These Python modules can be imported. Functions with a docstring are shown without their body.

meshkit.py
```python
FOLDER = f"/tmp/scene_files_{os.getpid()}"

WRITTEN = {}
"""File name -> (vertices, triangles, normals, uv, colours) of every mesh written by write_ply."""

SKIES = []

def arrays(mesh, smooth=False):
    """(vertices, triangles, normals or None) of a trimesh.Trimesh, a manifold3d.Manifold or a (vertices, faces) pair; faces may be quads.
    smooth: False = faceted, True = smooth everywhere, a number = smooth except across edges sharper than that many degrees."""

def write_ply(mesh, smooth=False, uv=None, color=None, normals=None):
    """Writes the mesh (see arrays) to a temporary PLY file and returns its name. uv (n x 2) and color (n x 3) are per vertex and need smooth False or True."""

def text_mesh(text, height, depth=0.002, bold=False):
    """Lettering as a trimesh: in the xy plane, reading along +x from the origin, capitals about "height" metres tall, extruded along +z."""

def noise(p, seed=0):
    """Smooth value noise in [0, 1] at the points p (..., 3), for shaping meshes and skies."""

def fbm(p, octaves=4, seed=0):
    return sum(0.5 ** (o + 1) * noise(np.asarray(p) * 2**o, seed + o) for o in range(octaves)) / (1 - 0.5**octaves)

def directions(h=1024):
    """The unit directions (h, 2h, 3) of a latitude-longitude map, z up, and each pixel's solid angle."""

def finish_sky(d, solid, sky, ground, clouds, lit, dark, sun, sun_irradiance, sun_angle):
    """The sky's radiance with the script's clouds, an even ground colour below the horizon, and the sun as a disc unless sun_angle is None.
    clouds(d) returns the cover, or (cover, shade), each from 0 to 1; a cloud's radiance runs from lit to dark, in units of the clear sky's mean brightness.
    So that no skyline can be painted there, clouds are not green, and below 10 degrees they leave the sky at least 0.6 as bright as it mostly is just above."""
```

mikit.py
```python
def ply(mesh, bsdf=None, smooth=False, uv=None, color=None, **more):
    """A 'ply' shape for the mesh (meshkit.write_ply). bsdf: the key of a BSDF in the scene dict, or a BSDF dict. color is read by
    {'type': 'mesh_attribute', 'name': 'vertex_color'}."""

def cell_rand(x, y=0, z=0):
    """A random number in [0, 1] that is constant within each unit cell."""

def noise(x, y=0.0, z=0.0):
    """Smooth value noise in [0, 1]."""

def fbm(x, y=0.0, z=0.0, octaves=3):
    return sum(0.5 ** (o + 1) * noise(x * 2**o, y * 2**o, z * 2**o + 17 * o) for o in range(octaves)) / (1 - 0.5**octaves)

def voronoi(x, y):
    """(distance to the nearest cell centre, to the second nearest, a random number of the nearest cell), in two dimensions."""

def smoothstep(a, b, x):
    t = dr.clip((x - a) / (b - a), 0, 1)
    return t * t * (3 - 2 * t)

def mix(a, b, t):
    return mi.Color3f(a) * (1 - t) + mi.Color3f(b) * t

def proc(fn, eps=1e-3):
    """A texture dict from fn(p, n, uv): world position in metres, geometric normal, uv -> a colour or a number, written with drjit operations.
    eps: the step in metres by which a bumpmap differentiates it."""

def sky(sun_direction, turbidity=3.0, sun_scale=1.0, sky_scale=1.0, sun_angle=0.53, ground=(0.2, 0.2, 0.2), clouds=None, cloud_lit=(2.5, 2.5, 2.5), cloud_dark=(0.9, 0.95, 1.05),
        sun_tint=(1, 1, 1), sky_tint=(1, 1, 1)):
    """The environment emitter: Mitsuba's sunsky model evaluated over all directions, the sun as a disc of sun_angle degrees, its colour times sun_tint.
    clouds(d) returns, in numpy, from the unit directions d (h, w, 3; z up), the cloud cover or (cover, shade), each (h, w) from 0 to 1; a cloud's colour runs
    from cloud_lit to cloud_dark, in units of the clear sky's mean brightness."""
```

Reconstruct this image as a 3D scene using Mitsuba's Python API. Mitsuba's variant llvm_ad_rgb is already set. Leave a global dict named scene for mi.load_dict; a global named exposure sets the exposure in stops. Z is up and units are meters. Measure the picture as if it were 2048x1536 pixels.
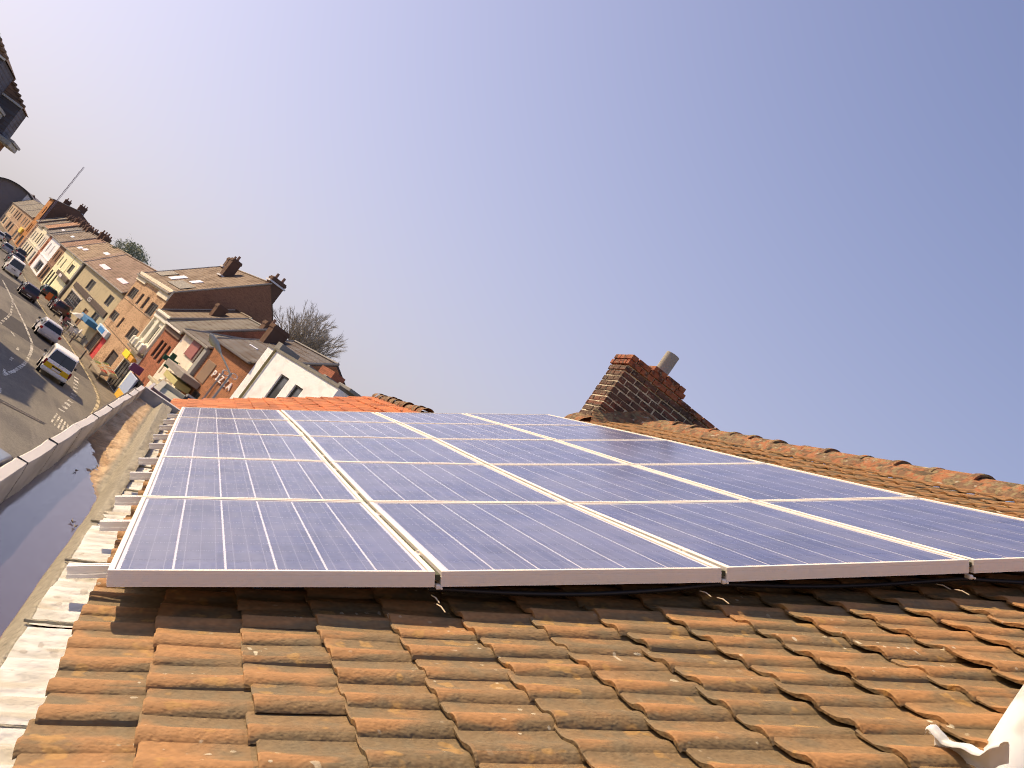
import math, random
import numpy as np, trimesh, mitsuba as mi, drjit as dr, mikit, meshkit
from shapely.geometry import Polygon

scene, labels = {}, {}
rng = random.Random(7)
nrng = np.random.default_rng(7)

# ---------------------------------------------------------------- camera, light, exposure
CAM = np.array([-0.165996, -3.351655, 0.734887])
RIGHT = np.array([0.773477, -0.268828, 0.573991])
DOWN = np.array([0.586653, -0.039181, -0.808890])
FWD = np.array([0.239942, 0.962391, 0.127403])
FOC = 2150.0 / 2048.0
_m = np.eye(4)
_m[:3, 0], _m[:3, 1], _m[:3, 2], _m[:3, 3] = -RIGHT, -DOWN, FWD, CAM
scene['camera'] = {'type': 'perspective', 'fov': math.degrees(2 * math.atan(0.5 / FOC)), 'fov_axis': 'x', 'near_clip': 0.05,
                   'far_clip': 6000.0, 'to_world': mi.ScalarTransform4f(_m.tolist())}
SUN_AZ, SUN_EL = math.radians(-45), math.radians(35)
SUN = [math.sin(SUN_AZ) * math.cos(SUN_EL), math.cos(SUN_AZ) * math.cos(SUN_EL), math.sin(SUN_EL)]
scene['sky'] = mikit.sky(SUN, turbidity=5.2, sky_tint=(1.055, 0.945, 1.20), sun_scale=1.25, sun_tint=(1.0, 0.95, 0.84), cloud_lit=(1.29, 1.25, 1.25), cloud_dark=(1.29, 1.25, 1.25),
                         clouds=lambda d: 0.82 * np.exp(-np.degrees(np.arcsin(np.clip(d[..., 2], 0, 1))) / 16.0))   # thin haze low in the sky
exposure = 1.9

# ---------------------------------------------------------------- frames
PITCH = math.radians(34.0834)
CT, ST_ = math.cos(PITCH), math.sin(PITCH)
V, A, N = np.array([CT, 0, ST_]), np.array([0, 1.0, 0]), np.array([-ST_, 0, CT])
GZ = -6.6


class Frame:
    def __init__(self, o, x, y, z):
        self.o, self.m = np.array(o, float), np.array([x, y, z], float)
        self.flip = np.linalg.det(self.m) < 0

    def __call__(self, p):
        return np.asarray(p, float) @ self.m + self.o

    def mat(self):
        t = np.eye(4)
        t[:3, :3], t[:3, 3] = self.m.T, self.o
        return t


WORLD = Frame((0, 0, 0), (1, 0, 0), (0, 1, 0), (0, 0, 1))
ROOF = Frame((0, 0, 0), V, A, N)                       # v upslope, a along the ridge, n off the roof
DD = np.array([-0.252, 1, 0]) / math.hypot(0.252, 1)
NIN = np.array([DD[1], -DD[0], 0])
STREET = Frame((-3.34, 80.03, GZ), DD, NIN, (0, 0, 1))  # s along the house fronts, q into the houses, h up


def tf(m):
    return mi.ScalarTransform4f(np.asarray(m).tolist())


# ---------------------------------------------------------------- mesh builder
class MB:
    def __init__(self, frame=WORLD):
        self.v, self.f, self.n, self.fr = [], [], 0, frame

    def add(self, v, f):
        v = np.asarray(v, float)
        self.v.append(v)
        for t in f:
            for k in range(1, len(t) - 1):
                self.f.append((t[0] + self.n, t[k] + self.n, t[k + 1] + self.n))
        self.n += len(v)
        return self

    def quad(self, *p):
        return self.add(p, [tuple(range(len(p)))])

    def box(self, x0, x1, y0, y1, z0, z1):
        v = [(x, y, z) for x in (x0, x1) for y in (y0, y1) for z in (z0, z1)]
        return self.add(v, [(0, 1, 3, 2), (4, 6, 7, 5), (0, 4, 5, 1), (2, 3, 7, 6), (0, 2, 6, 4), (1, 5, 7, 3)])

    def cbox(self, x0, x1, y0, y1, z0, z1, c=0.01):
        """A box with chamfered edges."""
        v = []
        for x, sx in ((x0, 1), (x1, -1)):
            for y, sy in ((y0, 1), (y1, -1)):
                for z, sz in ((z0, 1), (z1, -1)):
                    v += [(x, y + sy * c, z + sz * c), (x + sx * c, y, z + sz * c), (x + sx * c, y + sy * c, z)]
        h = trimesh.Trimesh(v).convex_hull
        return self.add(h.vertices, h.faces.tolist())

    def prism(self, poly, d0, d1, axis):
        """poly in the two other axes (in xyz order), extruded along axis from d0 to d1."""
        p = np.asarray(poly, float)
        a2 = 0.5 * np.sum(p[:, 0] * np.roll(p[:, 1], -1) - np.roll(p[:, 0], -1) * p[:, 1])
        if a2 < 0:
            p = p[::-1]
        n = len(p)
        tri = trimesh.creation.triangulate_polygon(Polygon(p), engine='earcut')
        tv, tfc = tri
        if len(tv) != n or not np.allclose(tv, p):
            idx = [int(np.argmin(((p - q) ** 2).sum(1))) for q in tv]
            tfc = [[idx[i] for i in t] for t in tfc]
        o = [i for i in range(3) if i != axis]
        v = np.zeros((2 * n, 3))
        v[:n, o], v[n:, o] = p, p
        v[:n, axis], v[n:, axis] = d0, d1
        f = []
        for t in tfc:
            f += [tuple(t[::-1]), tuple(n + i for i in t)]
        f += [(i, (i + 1) % n, n + (i + 1) % n, n + i) for i in range(n)]
        if axis == 1:
            f = [t[::-1] for t in f]
        if d1 < d0:
            f = [t[::-1] for t in f]
        return self.add(v, f)

    def tube(self, pts, r, sides=8, cap=True):
        p = np.asarray(pts, float)
        r = np.broadcast_to(r, (len(p),))
        t = np.gradient(p, axis=0)
        t /= np.linalg.norm(t, axis=1, keepdims=True) + 1e-12
        ref = np.array([0, 0, 1.0]) if abs(t[0, 2]) < 0.9 else np.array([1.0, 0, 0])
        a = np.cross(t, ref)
        a /= np.linalg.norm(a, axis=1, keepdims=True) + 1e-12
        b = np.cross(t, a)
        ang = np.arange(sides) * 2 * np.pi / sides
        v = p[:, None] + r[:, None, None] * (np.cos(ang)[None, :, None] * a[:, None] + np.sin(ang)[None, :, None] * b[:, None])
        f = [(i * sides + j, i * sides + (j + 1) % sides, (i + 1) * sides + (j + 1) % sides, (i + 1) * sides + j)
             for i in range(len(p) - 1) for j in range(sides)]
        if cap:
            f += [tuple(range(sides))[::-1], tuple((len(p) - 1) * sides + j for j in range(sides))]
        return self.add(v.reshape(-1, 3), f)

    def grid(self, P):
        P = np.asarray(P, float)
        h, w = P.shape[:2]
        f = [(i * w + j, i * w + j + 1, (i + 1) * w + j + 1, (i + 1) * w + j) for i in range(h - 1) for j in range(w - 1)]
        return self.add(P.reshape(-1, 3), f)

    def mesh(self):
        v = self.fr(np.vstack(self.v))
        f = np.array(self.f)
        if self.fr.flip:
            f = f[:, ::-1]
        return trimesh.Trimesh(v, f, process=False)


def put(key, mb, bsdf, smooth=False, col=None, label=None, cat=None, group=None, kind=None, to_world=None):
    k, i = key, 0
    while k in scene:
        i += 1
        k = f'{key}_{i:03d}'
    if isinstance(mb, dict):
        d = dict(mb)
    else:
        m = mb.mesh() if isinstance(mb, MB) else mb
        color = None
        if col is not None:
            if smooth not in (False, True):
                m = trimesh.graph.smooth_shade(m, angle=math.radians(smooth), facet_minarea=None)
                smooth = True
            color = np.tile(np.asarray(col, float), (len(m.vertices), 1))
        d = mikit.ply(m, bsdf, smooth=smooth, color=color)
    if to_world is not None:
        d['to_world'] = tf(to_world)
    scene[k] = d
    lab(k, label, cat, group, kind)
    return k


def lab(k, label=None, cat=None, group=None, kind=None):
    e = {n: x for n, x in (('label', label), ('category', cat), ('group', group), ('kind', kind)) if x}
    if e:
        labels[k] = {**labels.get(k, {}), **e}


def newkey(key):
    """The next free number for a thing that has no mesh of its own."""
    k, i = key, 0
    while k in labels:
        i += 1
        k = f'{key}_{i:03d}'
    return k


# ---------------------------------------------------------------- materials
P, mix, noise, fbm, sst, crand, vor = mikit.proc, mikit.mix, mikit.noise, mikit.fbm, mikit.smoothstep, mikit.cell_rand, mikit.voronoi


def two(b):
    return {'type': 'twosided', 'bsdf': b}


def prin(col, rough=0.6, spec=0.3, **k):
    c = col if isinstance(col, dict) else {'type': 'rgb', 'value': list(col)}
    return {'type': 'principled', 'base_color': c, 'roughness': rough, 'specular': spec, **k}


def mat(name, b, bump=None, scale=1.0, eps=2e-3):
    if bump is not None:
        b = {'type': 'bumpmap', 'tex': P(bump, eps), 'scale': scale, 'bsdf': b}
    scene[name] = two(b)


def roofco(p):
    return p.x * CT + p.z * ST_, p.y, -p.x * ST_ + p.z * CT


TV0, TVP, TA0, TAP = -0.075, 0.228, -1.75, 0.187      # tile courses and columns of our roof
TILE_N = -0.160                                        # height of the tile pans


def tile_col(p, n, uv):
    v, a, h = roofco(p)
    i, j = dr.floor((v - TV0) / TVP), dr.floor((a - TA0) / TAP)
    r, r2 = crand(i, j, 3), crand(i, j, 9)
    f1 = fbm(p.x * 7 + 3, p.y * 7, p.z * 7, 4)
    f2 = fbm(p.x * 22, p.y * 13 + 5, p.z * 22, 3)
    f3 = noise(p.x * 90, p.y * 90, p.z * 90)
    base = mix((0.165, 0.118, 0.060), (0.235, 0.148, 0.068), r)
    base = mix(base, (0.160, 0.126, 0.072), sst(0.42, 0.72, f2) * 0.7)
    roll = sst(0.010, 0.030, h - TILE_N)
    orange = sst(0.42, 0.64, f1 * 0.7 + roll * 0.26 + r2 * 0.14)
    base = mix(base, (0.375, 0.188, 0.070), orange * 0.78)
    ochre = sst(0.66, 0.74, fbm(p.x * 16 + 9, p.y * 16, p.z * 16 + 2, 3))
    base = mix(base, (0.42, 0.24, 0.07), ochre * 0.55)
    speck = sst(0.84, 0.9, noise(p.x * 48, p.y * 48 + 7, p.z * 48)) * sst(0.55, 0.7, fbm(p.x * 5, p.y * 5, p.z * 5 + 4, 2))
    base = mix(base, (0.55, 0.5, 0.36), speck * 0.8)
    return base * (0.86 + 0.28 * f3)


mat('tile', prin(P(tile_col), 0.75, 0.25), lambda p, n, uv: 0.5 * noise(p.x * 160, p.y * 160, p.z * 160) + fbm(p.x * 35, p.y * 35, p.z * 35, 3), 0.004)


def tile2_col(p, n, uv):
    f1 = fbm(p.x * 6, p.y * 3, p.z * 6, 3)
    r = crand(dr.floor(p.y / 0.2), dr.floor(p.x / 0.21), 5)
    c = mix((0.62, 0.185, 0.055), (0.45, 0.13, 0.045), sst(0.3, 0.7, f1))
    return c * (0.75 + 0.5 * r)


mat('tile_orange', prin(P(tile2_col), 0.7, 0.25))


def ridge_col(p, n, uv):
    f1 = fbm(p.x * 9, p.y * 9, p.z * 9, 4)
    f2 = fbm(p.x * 26, p.y * 26, p.z * 26, 3)
    c = mix((0.20, 0.12, 0.07), (0.36, 0.15, 0.07), sst(0.45, 0.6, f1))
    c = mix(c, (0.30, 0.26, 0.14), sst(0.46, 0.64, f2) * 0.6)
    c = mix(c, (0.07, 0.06, 0.04), sst(0.57, 0.72, fbm(p.x * 14 + 4, p.y * 14, p.z * 14, 3)) * 0.7)
    return mix(c, (0.46, 0.42, 0.32), sst(0.80, 0.88, noise(p.x * 24, p.y * 24, p.z * 24)) * 0.8)


mat('ridge', prin(P(ridge_col), 0.85, 0.2), lambda p, n, uv: fbm(p.x * 50, p.y * 50, p.z * 50, 3), 0.02)


def brick_col(p, n, uv):
    f = fbm(p.x * 14, p.y * 14, p.z * 14, 4)
    r = crand(dr.floor(p.z / 0.083 + 0.31), dr.floor(p.x / 0.108 + 0.5 * p.z), 2)
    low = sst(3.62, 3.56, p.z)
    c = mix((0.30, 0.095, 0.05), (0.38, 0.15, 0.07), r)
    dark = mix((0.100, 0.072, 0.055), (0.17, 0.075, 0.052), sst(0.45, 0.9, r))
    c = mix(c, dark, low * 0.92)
    c = mix(c, (0.045, 0.036, 0.03), sst(0.5, 0.68, f) * 0.75)
    return mix(c, (0.30, 0.27, 0.2), sst(0.70, 0.8, noise(p.x * 40, p.y * 40, p.z * 40)) * 0.6)


mat('brick', prin(P(brick_col), 0.85, 0.2), lambda p, n, uv: fbm(p.x * 60, p.y * 60, p.z * 60, 3), 0.008)
mat('mortar', prin(P(lambda p, n, uv: mix((0.66, 0.60, 0.44), (0.34, 0.29, 0.21), sst(0.45, 0.7, fbm(p.x * 12, p.y * 12, p.z * 12, 3)))), 0.9, 0.1),
    lambda p, n, uv: fbm(p.x * 60, p.y * 60, p.z * 60, 3), 0.01)


def cell_col(p, n, uv):
    x = uv.x * 3
    d = dr.abs(x - dr.floor(x) - 0.5)
    bus = sst(0.034, 0.02, d)
    r = vor(uv.x * 9 + dr.floor(p.x * 6.1) * 3, uv.y * 9 + dr.floor(p.y * 6.1) * 5)[2]
    tone = 0.75 + 0.5 * crand(dr.floor((p.x * CT + p.z * ST_) / 0.1552), dr.floor(p.y / 0.158), 6)
    c = mix((0.020, 0.026, 0.090), (0.034, 0.044, 0.135), r) * tone
    dust = 0.6 * fbm(p.x * 2.3, p.y * 2.3, p.z * 2.3, 4) + 0.4 * fbm(p.x * 30, p.y * 5, p.z * 30, 3)
    c = mix(c, (0.20, 0.20, 0.27), 0.22 + 0.34 * sst(0.35, 0.68, dust))
    return mix(c, (0.34, 0.34, 0.40), bus * 0.42)


DUSTY = lambda p, n, uv: fbm(p.x * 220, p.y * 220, p.z * 220, 2)
mat('cell', prin(P(cell_col), 0.17, 0.5, clearcoat=0.6, clearcoat_gloss=0.86))
mat('backsheet', prin((0.55, 0.54, 0.60), 0.2, 0.5))
mat('alu', {'type': 'roughconductor', 'material': 'Al', 'alpha': 0.32, 'specular_reflectance': {'type': 'rgb', 'value': [0.98, 0.94, 0.88]}})
scene['alu'] = two({'type': 'blendbsdf', 'weight': 0.92, 'a': scene['alu']['bsdf'], 'b': {'type': 'diffuse', 'reflectance': {'type': 'rgb', 'value': [0.93, 0.87, 0.76]}}})
scene['alu_bright'] = two({'type': 'blendbsdf', 'weight': 0.5, 'a': {'type': 'roughconductor', 'material': 'Al', 'alpha': 0.22}, 'b': {'type': 'diffuse', 'reflectance': {'type': 'rgb', 'value': [0.9, 0.88, 0.84]}}})
mat('steel_dark', prin((0.05, 0.05, 0.055), 0.5, 0.4))


def zinc_col(p, n, uv):
    f = fbm(p.x * 5, p.y * 2.2, p.z * 5, 4)
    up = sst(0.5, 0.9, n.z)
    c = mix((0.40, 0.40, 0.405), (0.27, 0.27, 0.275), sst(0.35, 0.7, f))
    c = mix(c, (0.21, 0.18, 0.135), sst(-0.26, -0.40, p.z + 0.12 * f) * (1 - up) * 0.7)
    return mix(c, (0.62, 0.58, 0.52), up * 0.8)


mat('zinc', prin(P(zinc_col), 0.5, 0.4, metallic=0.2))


def strip_col(p, n, uv):
    f = fbm(p.x * 8, p.y * 8, p.z * 8, 4)
    g = fbm(p.x * 3 + 7, p.y * 14, p.z * 3, 3)
    c = mix((0.62, 0.62, 0.60), (0.44, 0.44, 0.40), sst(0.42, 0.68, f))
    c = mix(c, (0.36, 0.32, 0.22), sst(0.56, 0.72, g) * 0.7)
    return mix(c, (0.20, 0.17, 0.12), sst(0.70, 0.8, fbm(p.x * 30, p.y * 30, p.z * 30, 2)) * 0.5)


mat('eave_strip', prin(P(strip_col), 0.6, 0.3), lambda p, n, uv: fbm(p.x * 60, p.y * 60, p.z * 60, 3), 0.004)


def mud_col(p, n, uv):
    f = fbm(p.x * 9, p.y * 4, p.z * 9, 4)
    g = fbm(p.x * 40, p.y * 40, p.z * 40, 3)
    c = mix((0.66, 0.49, 0.30), (0.46, 0.30, 0.165), sst(0.35, 0.7, f))
    c = mix(c, (0.36, 0.33, 0.25), (sst(-0.215, -0.165, p.x + 0.010 * dr.clip(p.y - 3, 0, 9) + 0.03 * (f - 0.5))))
    wet = sst(-0.332, -0.3405, p.z)
    c = mix(c, (0.26, 0.15, 0.10), wet * 0.5)
    return c * (0.7 + 0.6 * g)


mat('mud', prin(P(mud_col), 0.85, 0.15), lambda p, n, uv: fbm(p.x * 45, p.y * 45, p.z * 45, 4), 0.02)
mat('water', prin((0.075, 0.058, 0.072), 0.10, 0.7), lambda p, n, uv: noise(p.x * 14, p.y * 6, p.z), 0.0012)
mat('lead_white', prin(P(lambda p, n, uv: mix((0.74, 0.76, 0.76), (0.55, 0.56, 0.54), sst(0.45, 0.75, fbm(p.x * 14, p.y * 14, p.z * 14, 3)))), 0.45, 0.4))
mat('gap_shade', prin((0.075, 0.08, 0.05), 0.8, 0.2))  # dark colour standing for shade between the panel columns
mat('black_cable', prin((0.02, 0.02, 0.022), 0.45, 0.4))


def asphalt_col(p, n, uv):
    f = fbm(p.x * 0.5, p.y * 0.25, 0, 4)
    g = noise(p.x * 14, p.y * 14, 0)
    along = fbm(p.x * 1.6 + p.y * 0.4, (p.y - p.x * 4) * 0.02, 3, 3)
    c = mix((0.175, 0.160, 0.130), (0.125, 0.115, 0.10), sst(0.35, 0.7, f))
    c = mix(c, (0.21, 0.19, 0.155), sst(0.5, 0.7, along) * 0.5)
    return c * (0.85 + 0.3 * g)


mat('asphalt', prin(P(asphalt_col), 0.8, 0.2))
mat('asphalt_dark', prin(P(lambda p, n, uv: mix((0.042, 0.040, 0.044), (0.060, 0.056, 0.056), fbm(p.x * 0.8, p.y * 0.4, 0, 4)) * (0.85 + 0.3 * noise(p.x * 14, p.y * 14, 0))), 0.8, 0.2))
mat('pavement', prin(P(lambda p, n, uv: mix((0.21, 0.18, 0.13), (0.15, 0.13, 0.10), sst(0.3, 0.7, fbm(p.x * 0.8, p.y * 0.5, 0, 4))) * (0.85 + 0.3 * crand(dr.floor(p.x / 0.6), dr.floor(p.y / 0.6)))), 0.85, 0.2))
mat('soil', prin(P(lambda p, n, uv: mix((0.10, 0.10, 0.07), (0.16, 0.14, 0.10), fbm(p.x * 0.05, p.y * 0.05, 0, 4))), 0.9, 0.1))
VC = {'type': 'mesh_attribute', 'name': 'vertex_color'}


def worn(p, n, uv):
    return 0.02 + 0.17 * sst(0.45, 0.8, fbm(p.x * 1.3, p.y * 1.3, p.z * 2.2, 4)) + 0.06 * noise(p.x * 7, p.y * 7, p.z * 11)


scene['paint'] = two({'type': 'blendbsdf', 'weight': P(worn), 'a': prin(VC, 0.7, 0.25), 'b': {'type': 'diffuse', 'reflectance': {'type': 'rgb', 'value': [0.16, 0.13, 0.10]}}})
scene['roadpaint'] = two({'type': 'blendbsdf', 'weight': P(lambda p, n, uv: 0.22 + 0.62 * sst(0.40, 0.60, fbm(p.x * 4, p.y * 4, 0, 3))), 'a': prin(VC, 0.7, 0.25), 'b': {'type': 'diffuse', 'reflectance': {'type': 'rgb', 'value': [0.12, 0.11, 0.09]}}})
scene['gloss'] = two(prin(VC, 0.25, 0.5, clearcoat=0.8, clearcoat_gloss=0.95))
scene['plain'] = two(prin(VC, 0.6, 0.3))


def rows(p, n, uv):
    s = (p.x + 3.34) * float(DD[0]) + (p.y - 80.03) * float(DD[1])
    k = p.z / 0.26
    line = sst(0.30, 0.12, k - dr.floor(k))
    k2 = s / 0.8 + 0.5 * dr.floor(k)
    line = dr.maximum(line, 0.7 * sst(0.18, 0.06, k2 - dr.floor(k2)))
    return 0.05 + 0.5 * line + 0.35 * sst(0.4, 0.7, fbm(p.x * 0.9, p.y * 0.9, p.z * 1.5, 4))


scene['far_roof'] = two({'type': 'blendbsdf', 'weight': P(rows), 'a': prin(VC, 0.7, 0.25), 'b': {'type': 'diffuse', 'reflectance': {'type': 'rgb', 'value': [0.10, 0.07, 0.05]}}})


def courses(p, n, uv):
    s = (p.x + 3.34) * float(DD[0]) + (p.y - 80.03) * float(DD[1]) + (p.x + 3.34) * 1.3
    k = p.z / 0.085
    line = sst(0.22, 0.1, k - dr.floor(k)) * 0.5
    rr = crand(dr.floor(k), dr.floor(s / 0.22 + 0.5 * dr.floor(k)), 4)
    return dr.clip(0.02 + line + 0.35 * rr * rr + 0.3 * sst(0.45, 0.75, fbm(p.x * 0.7, p.y * 0.7, p.z * 0.9, 4)), 0, 1)


scene['brickwork'] = two({'type': 'blendbsdf', 'weight': P(courses), 'a': prin(VC, 0.8, 0.2), 'b': {'type': 'diffuse', 'reflectance': {'type': 'rgb', 'value': [0.15, 0.085, 0.055]}}})
mat('pane', prin((0.035, 0.04, 0.045), 0.06, 0.6))
mat('rubber', prin((0.02, 0.02, 0.02), 0.7, 0.3))
mat('bark', prin(P(lambda p, n, uv: mix((0.36, 0.33, 0.27), (0.50, 0.46, 0.38), noise(p.x * 3, p.y * 3, p.z * 3))), 0.8, 0.2))
scene['leaf'] = two({'type': 'principled', 'base_color': P(lambda p, n, uv: mix((0.20, 0.24, 0.15), (0.36, 0.38, 0.26), noise(p.x * 1.5, p.y * 1.5, p.z * 1.5))), 'roughness': 0.6, 'specular': 0.2})

# ---------------------------------------------------------------- our house: roof deck, tiles
HOUSE = 'tiled_house'
lab(HOUSE, 'house with the brown weathered tile roof under the solar panels', 'house')
A_END, V_TOP = 9.72, 5.72
SAG = np.array([[0.012, -0.008, -0.009, 0.008, 0.025], [-0.003, -0.021, -0.026, -0.013, 0.010], [0.002, -0.015, -0.021, -0.010, 0.012],
                [0.011, -0.001, -0.004, 0.005, 0.023], [0.006, -0.002, -0.002, 0.006, 0.019], [-0.006, -0.010, -0.007, 0.003, 0.017]])
ROWP, COLP = 1.675, 1.0075


def sag(v, a):
    r, c = min(max(a / ROWP, 0), 5), min(max(v / COLP, 0), 4)
    i, j = min(int(r), 4), min(int(c), 3)
    fr, fc = r - i, c - j
    return float((SAG[i, j] * (1 - fc) + SAG[i, j + 1] * fc) * (1 - fr) + (SAG[i + 1, j] * (1 - fc) + SAG[i + 1, j + 1] * fc) * fr)


m = MB(ROOF)
m.box(0.0, V_TOP + 0.02, -3.6, A_END, TILE_N - 0.09, TILE_N - 0.05)
put(HOUSE + '__roof', m, 'plain', col=(0.05, 0.04, 0.035))


def tile_mesh(seed, length=0.30, w=TAP + 0.022):
    """One interlocking clay tile: flat pan with a raised roll on its near side, thick lower edge."""
    r = random.Random(seed)
    prof = [(-0.032, -0.003), (-0.025, 0.0055), (-0.011, 0.0138), (0.008, 0.0192), (0.029, 0.0195), (0.052, 0.0145), (0.078, 0.0068),
            (0.110, 0.0010), (0.150, 0.0022), (TAP - 0.004, 0.006)]
    prof = [(y, z + r.uniform(-0.0012, 0.0012)) for y, z in prof]
    th = 0.010
    low = [(y, z - th) for y, z in (prof[-1], prof[6], prof[3], (-0.015, 0.004))]
    ring = prof + low
    n = len(ring)
    v = []
    xs = [0.0, 0.006, 0.06, 0.19, length]
    for k, x in enumerate(xs):
        lift = 0.0165 * (1 - x / TVP)
        for y, z in ring:
            drop = 0.0035 if k == 0 else 0.0
            bow = 0.003 * math.sin(math.pi * x / length)
            zz = z - (drop if z > -0.006 else -drop * 0.3)
            v.append((x, y, zz + lift - bow))
    f = []
    for k in range(len(xs) - 1):
        for i in range(n):
            j = (i + 1) % n
            f += [((k + 1) * n + i, k * n + i, k * n + j), ((k + 1) * n + i, k * n + j, (k + 1) * n + j)]
    cap, idx = trimesh.creation.triangulate_polygon(Polygon(ring), engine='earcut')
    ids = [int(np.argmin(((np.array(ring) - q) ** 2).sum(1))) for q in cap]
    for t in idx:
        t = [ids[i] for i in t]
        f.append(tuple(t))
    return trimesh.Trimesh(v, f, process=False)


TILES = [tile_mesh(s) for s in range(6)]
for t_ in TILES:
    if t_.face_normals[:8].mean(0)[2] < 0:
        t_.invert()


def project(p):
    d = np.asarray(p) - CAM
    z = d @ FWD
    return 0.5 + FOC * (d @ RIGHT) / z, 0.375 + FOC * (d @ DOWN) / z, z


spots = []
na, nv = int((A_END - TA0) / TAP), 25
for i in range(nv):
    for j in range(na):
        v0, a0 = TV0 + i * TVP, TA0 + j * TAP
        if i > 0:
            pass
        n0 = TILE_N + nrng.normal(0, 0.0022) + 0.006 * math.sin(1.7 * v0 + 0.6) * math.sin(0.9 * a0) + (sag(v0, a0) * 0.5 if 0 < v0 < 4 else 0)
        R = trimesh.transformations.euler_matrix(nrng.normal(0, 0.010), nrng.normal(0, 0.009), nrng.normal(0, 0.014))
        dv = nrng.normal(0, 0.006) - (0.0 if i else 0.0)
        L = np.eye(4)
        if i == 0:
            L[0, 0] = 1.10
        T = np.eye(4)
        T[:3, 3] = (v0 + dv, a0 + nrng.normal(0, 0.0025), n0)
        M = ROOF.mat() @ T @ R @ L
        x, y, z = project(ROOF((v0 + 0.11, a0 + 0.09, TILE_N)))
        under = -0.05 < v0 < 4.0 and 0.25 < a0 < 8.3
        size = 1e9 if (under or not (-0.08 < x < 1.06 and y < 0.83) or z < 0.3) else z
        spots.append((size, M, int(nrng.integers(0, 6))))
spots.sort(key=lambda s: s[0])
ply_of = [mikit.ply(t_, 'tile', smooth=38) for t_ in TILES]
for size, M, k in spots[:300]:
    put(HOUSE + '__roof__tile', ply_of[k], None, to_world=M)
rest = []
for size, M, k in spots[300:]:
    t_ = TILES[k].copy()
    t_.apply_transform(M)
    rest.append(t_)
put(HOUSE + '__roof__tile_field', trimesh.util.concatenate(rest), 'tile', smooth=38, kind='stuff')

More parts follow.
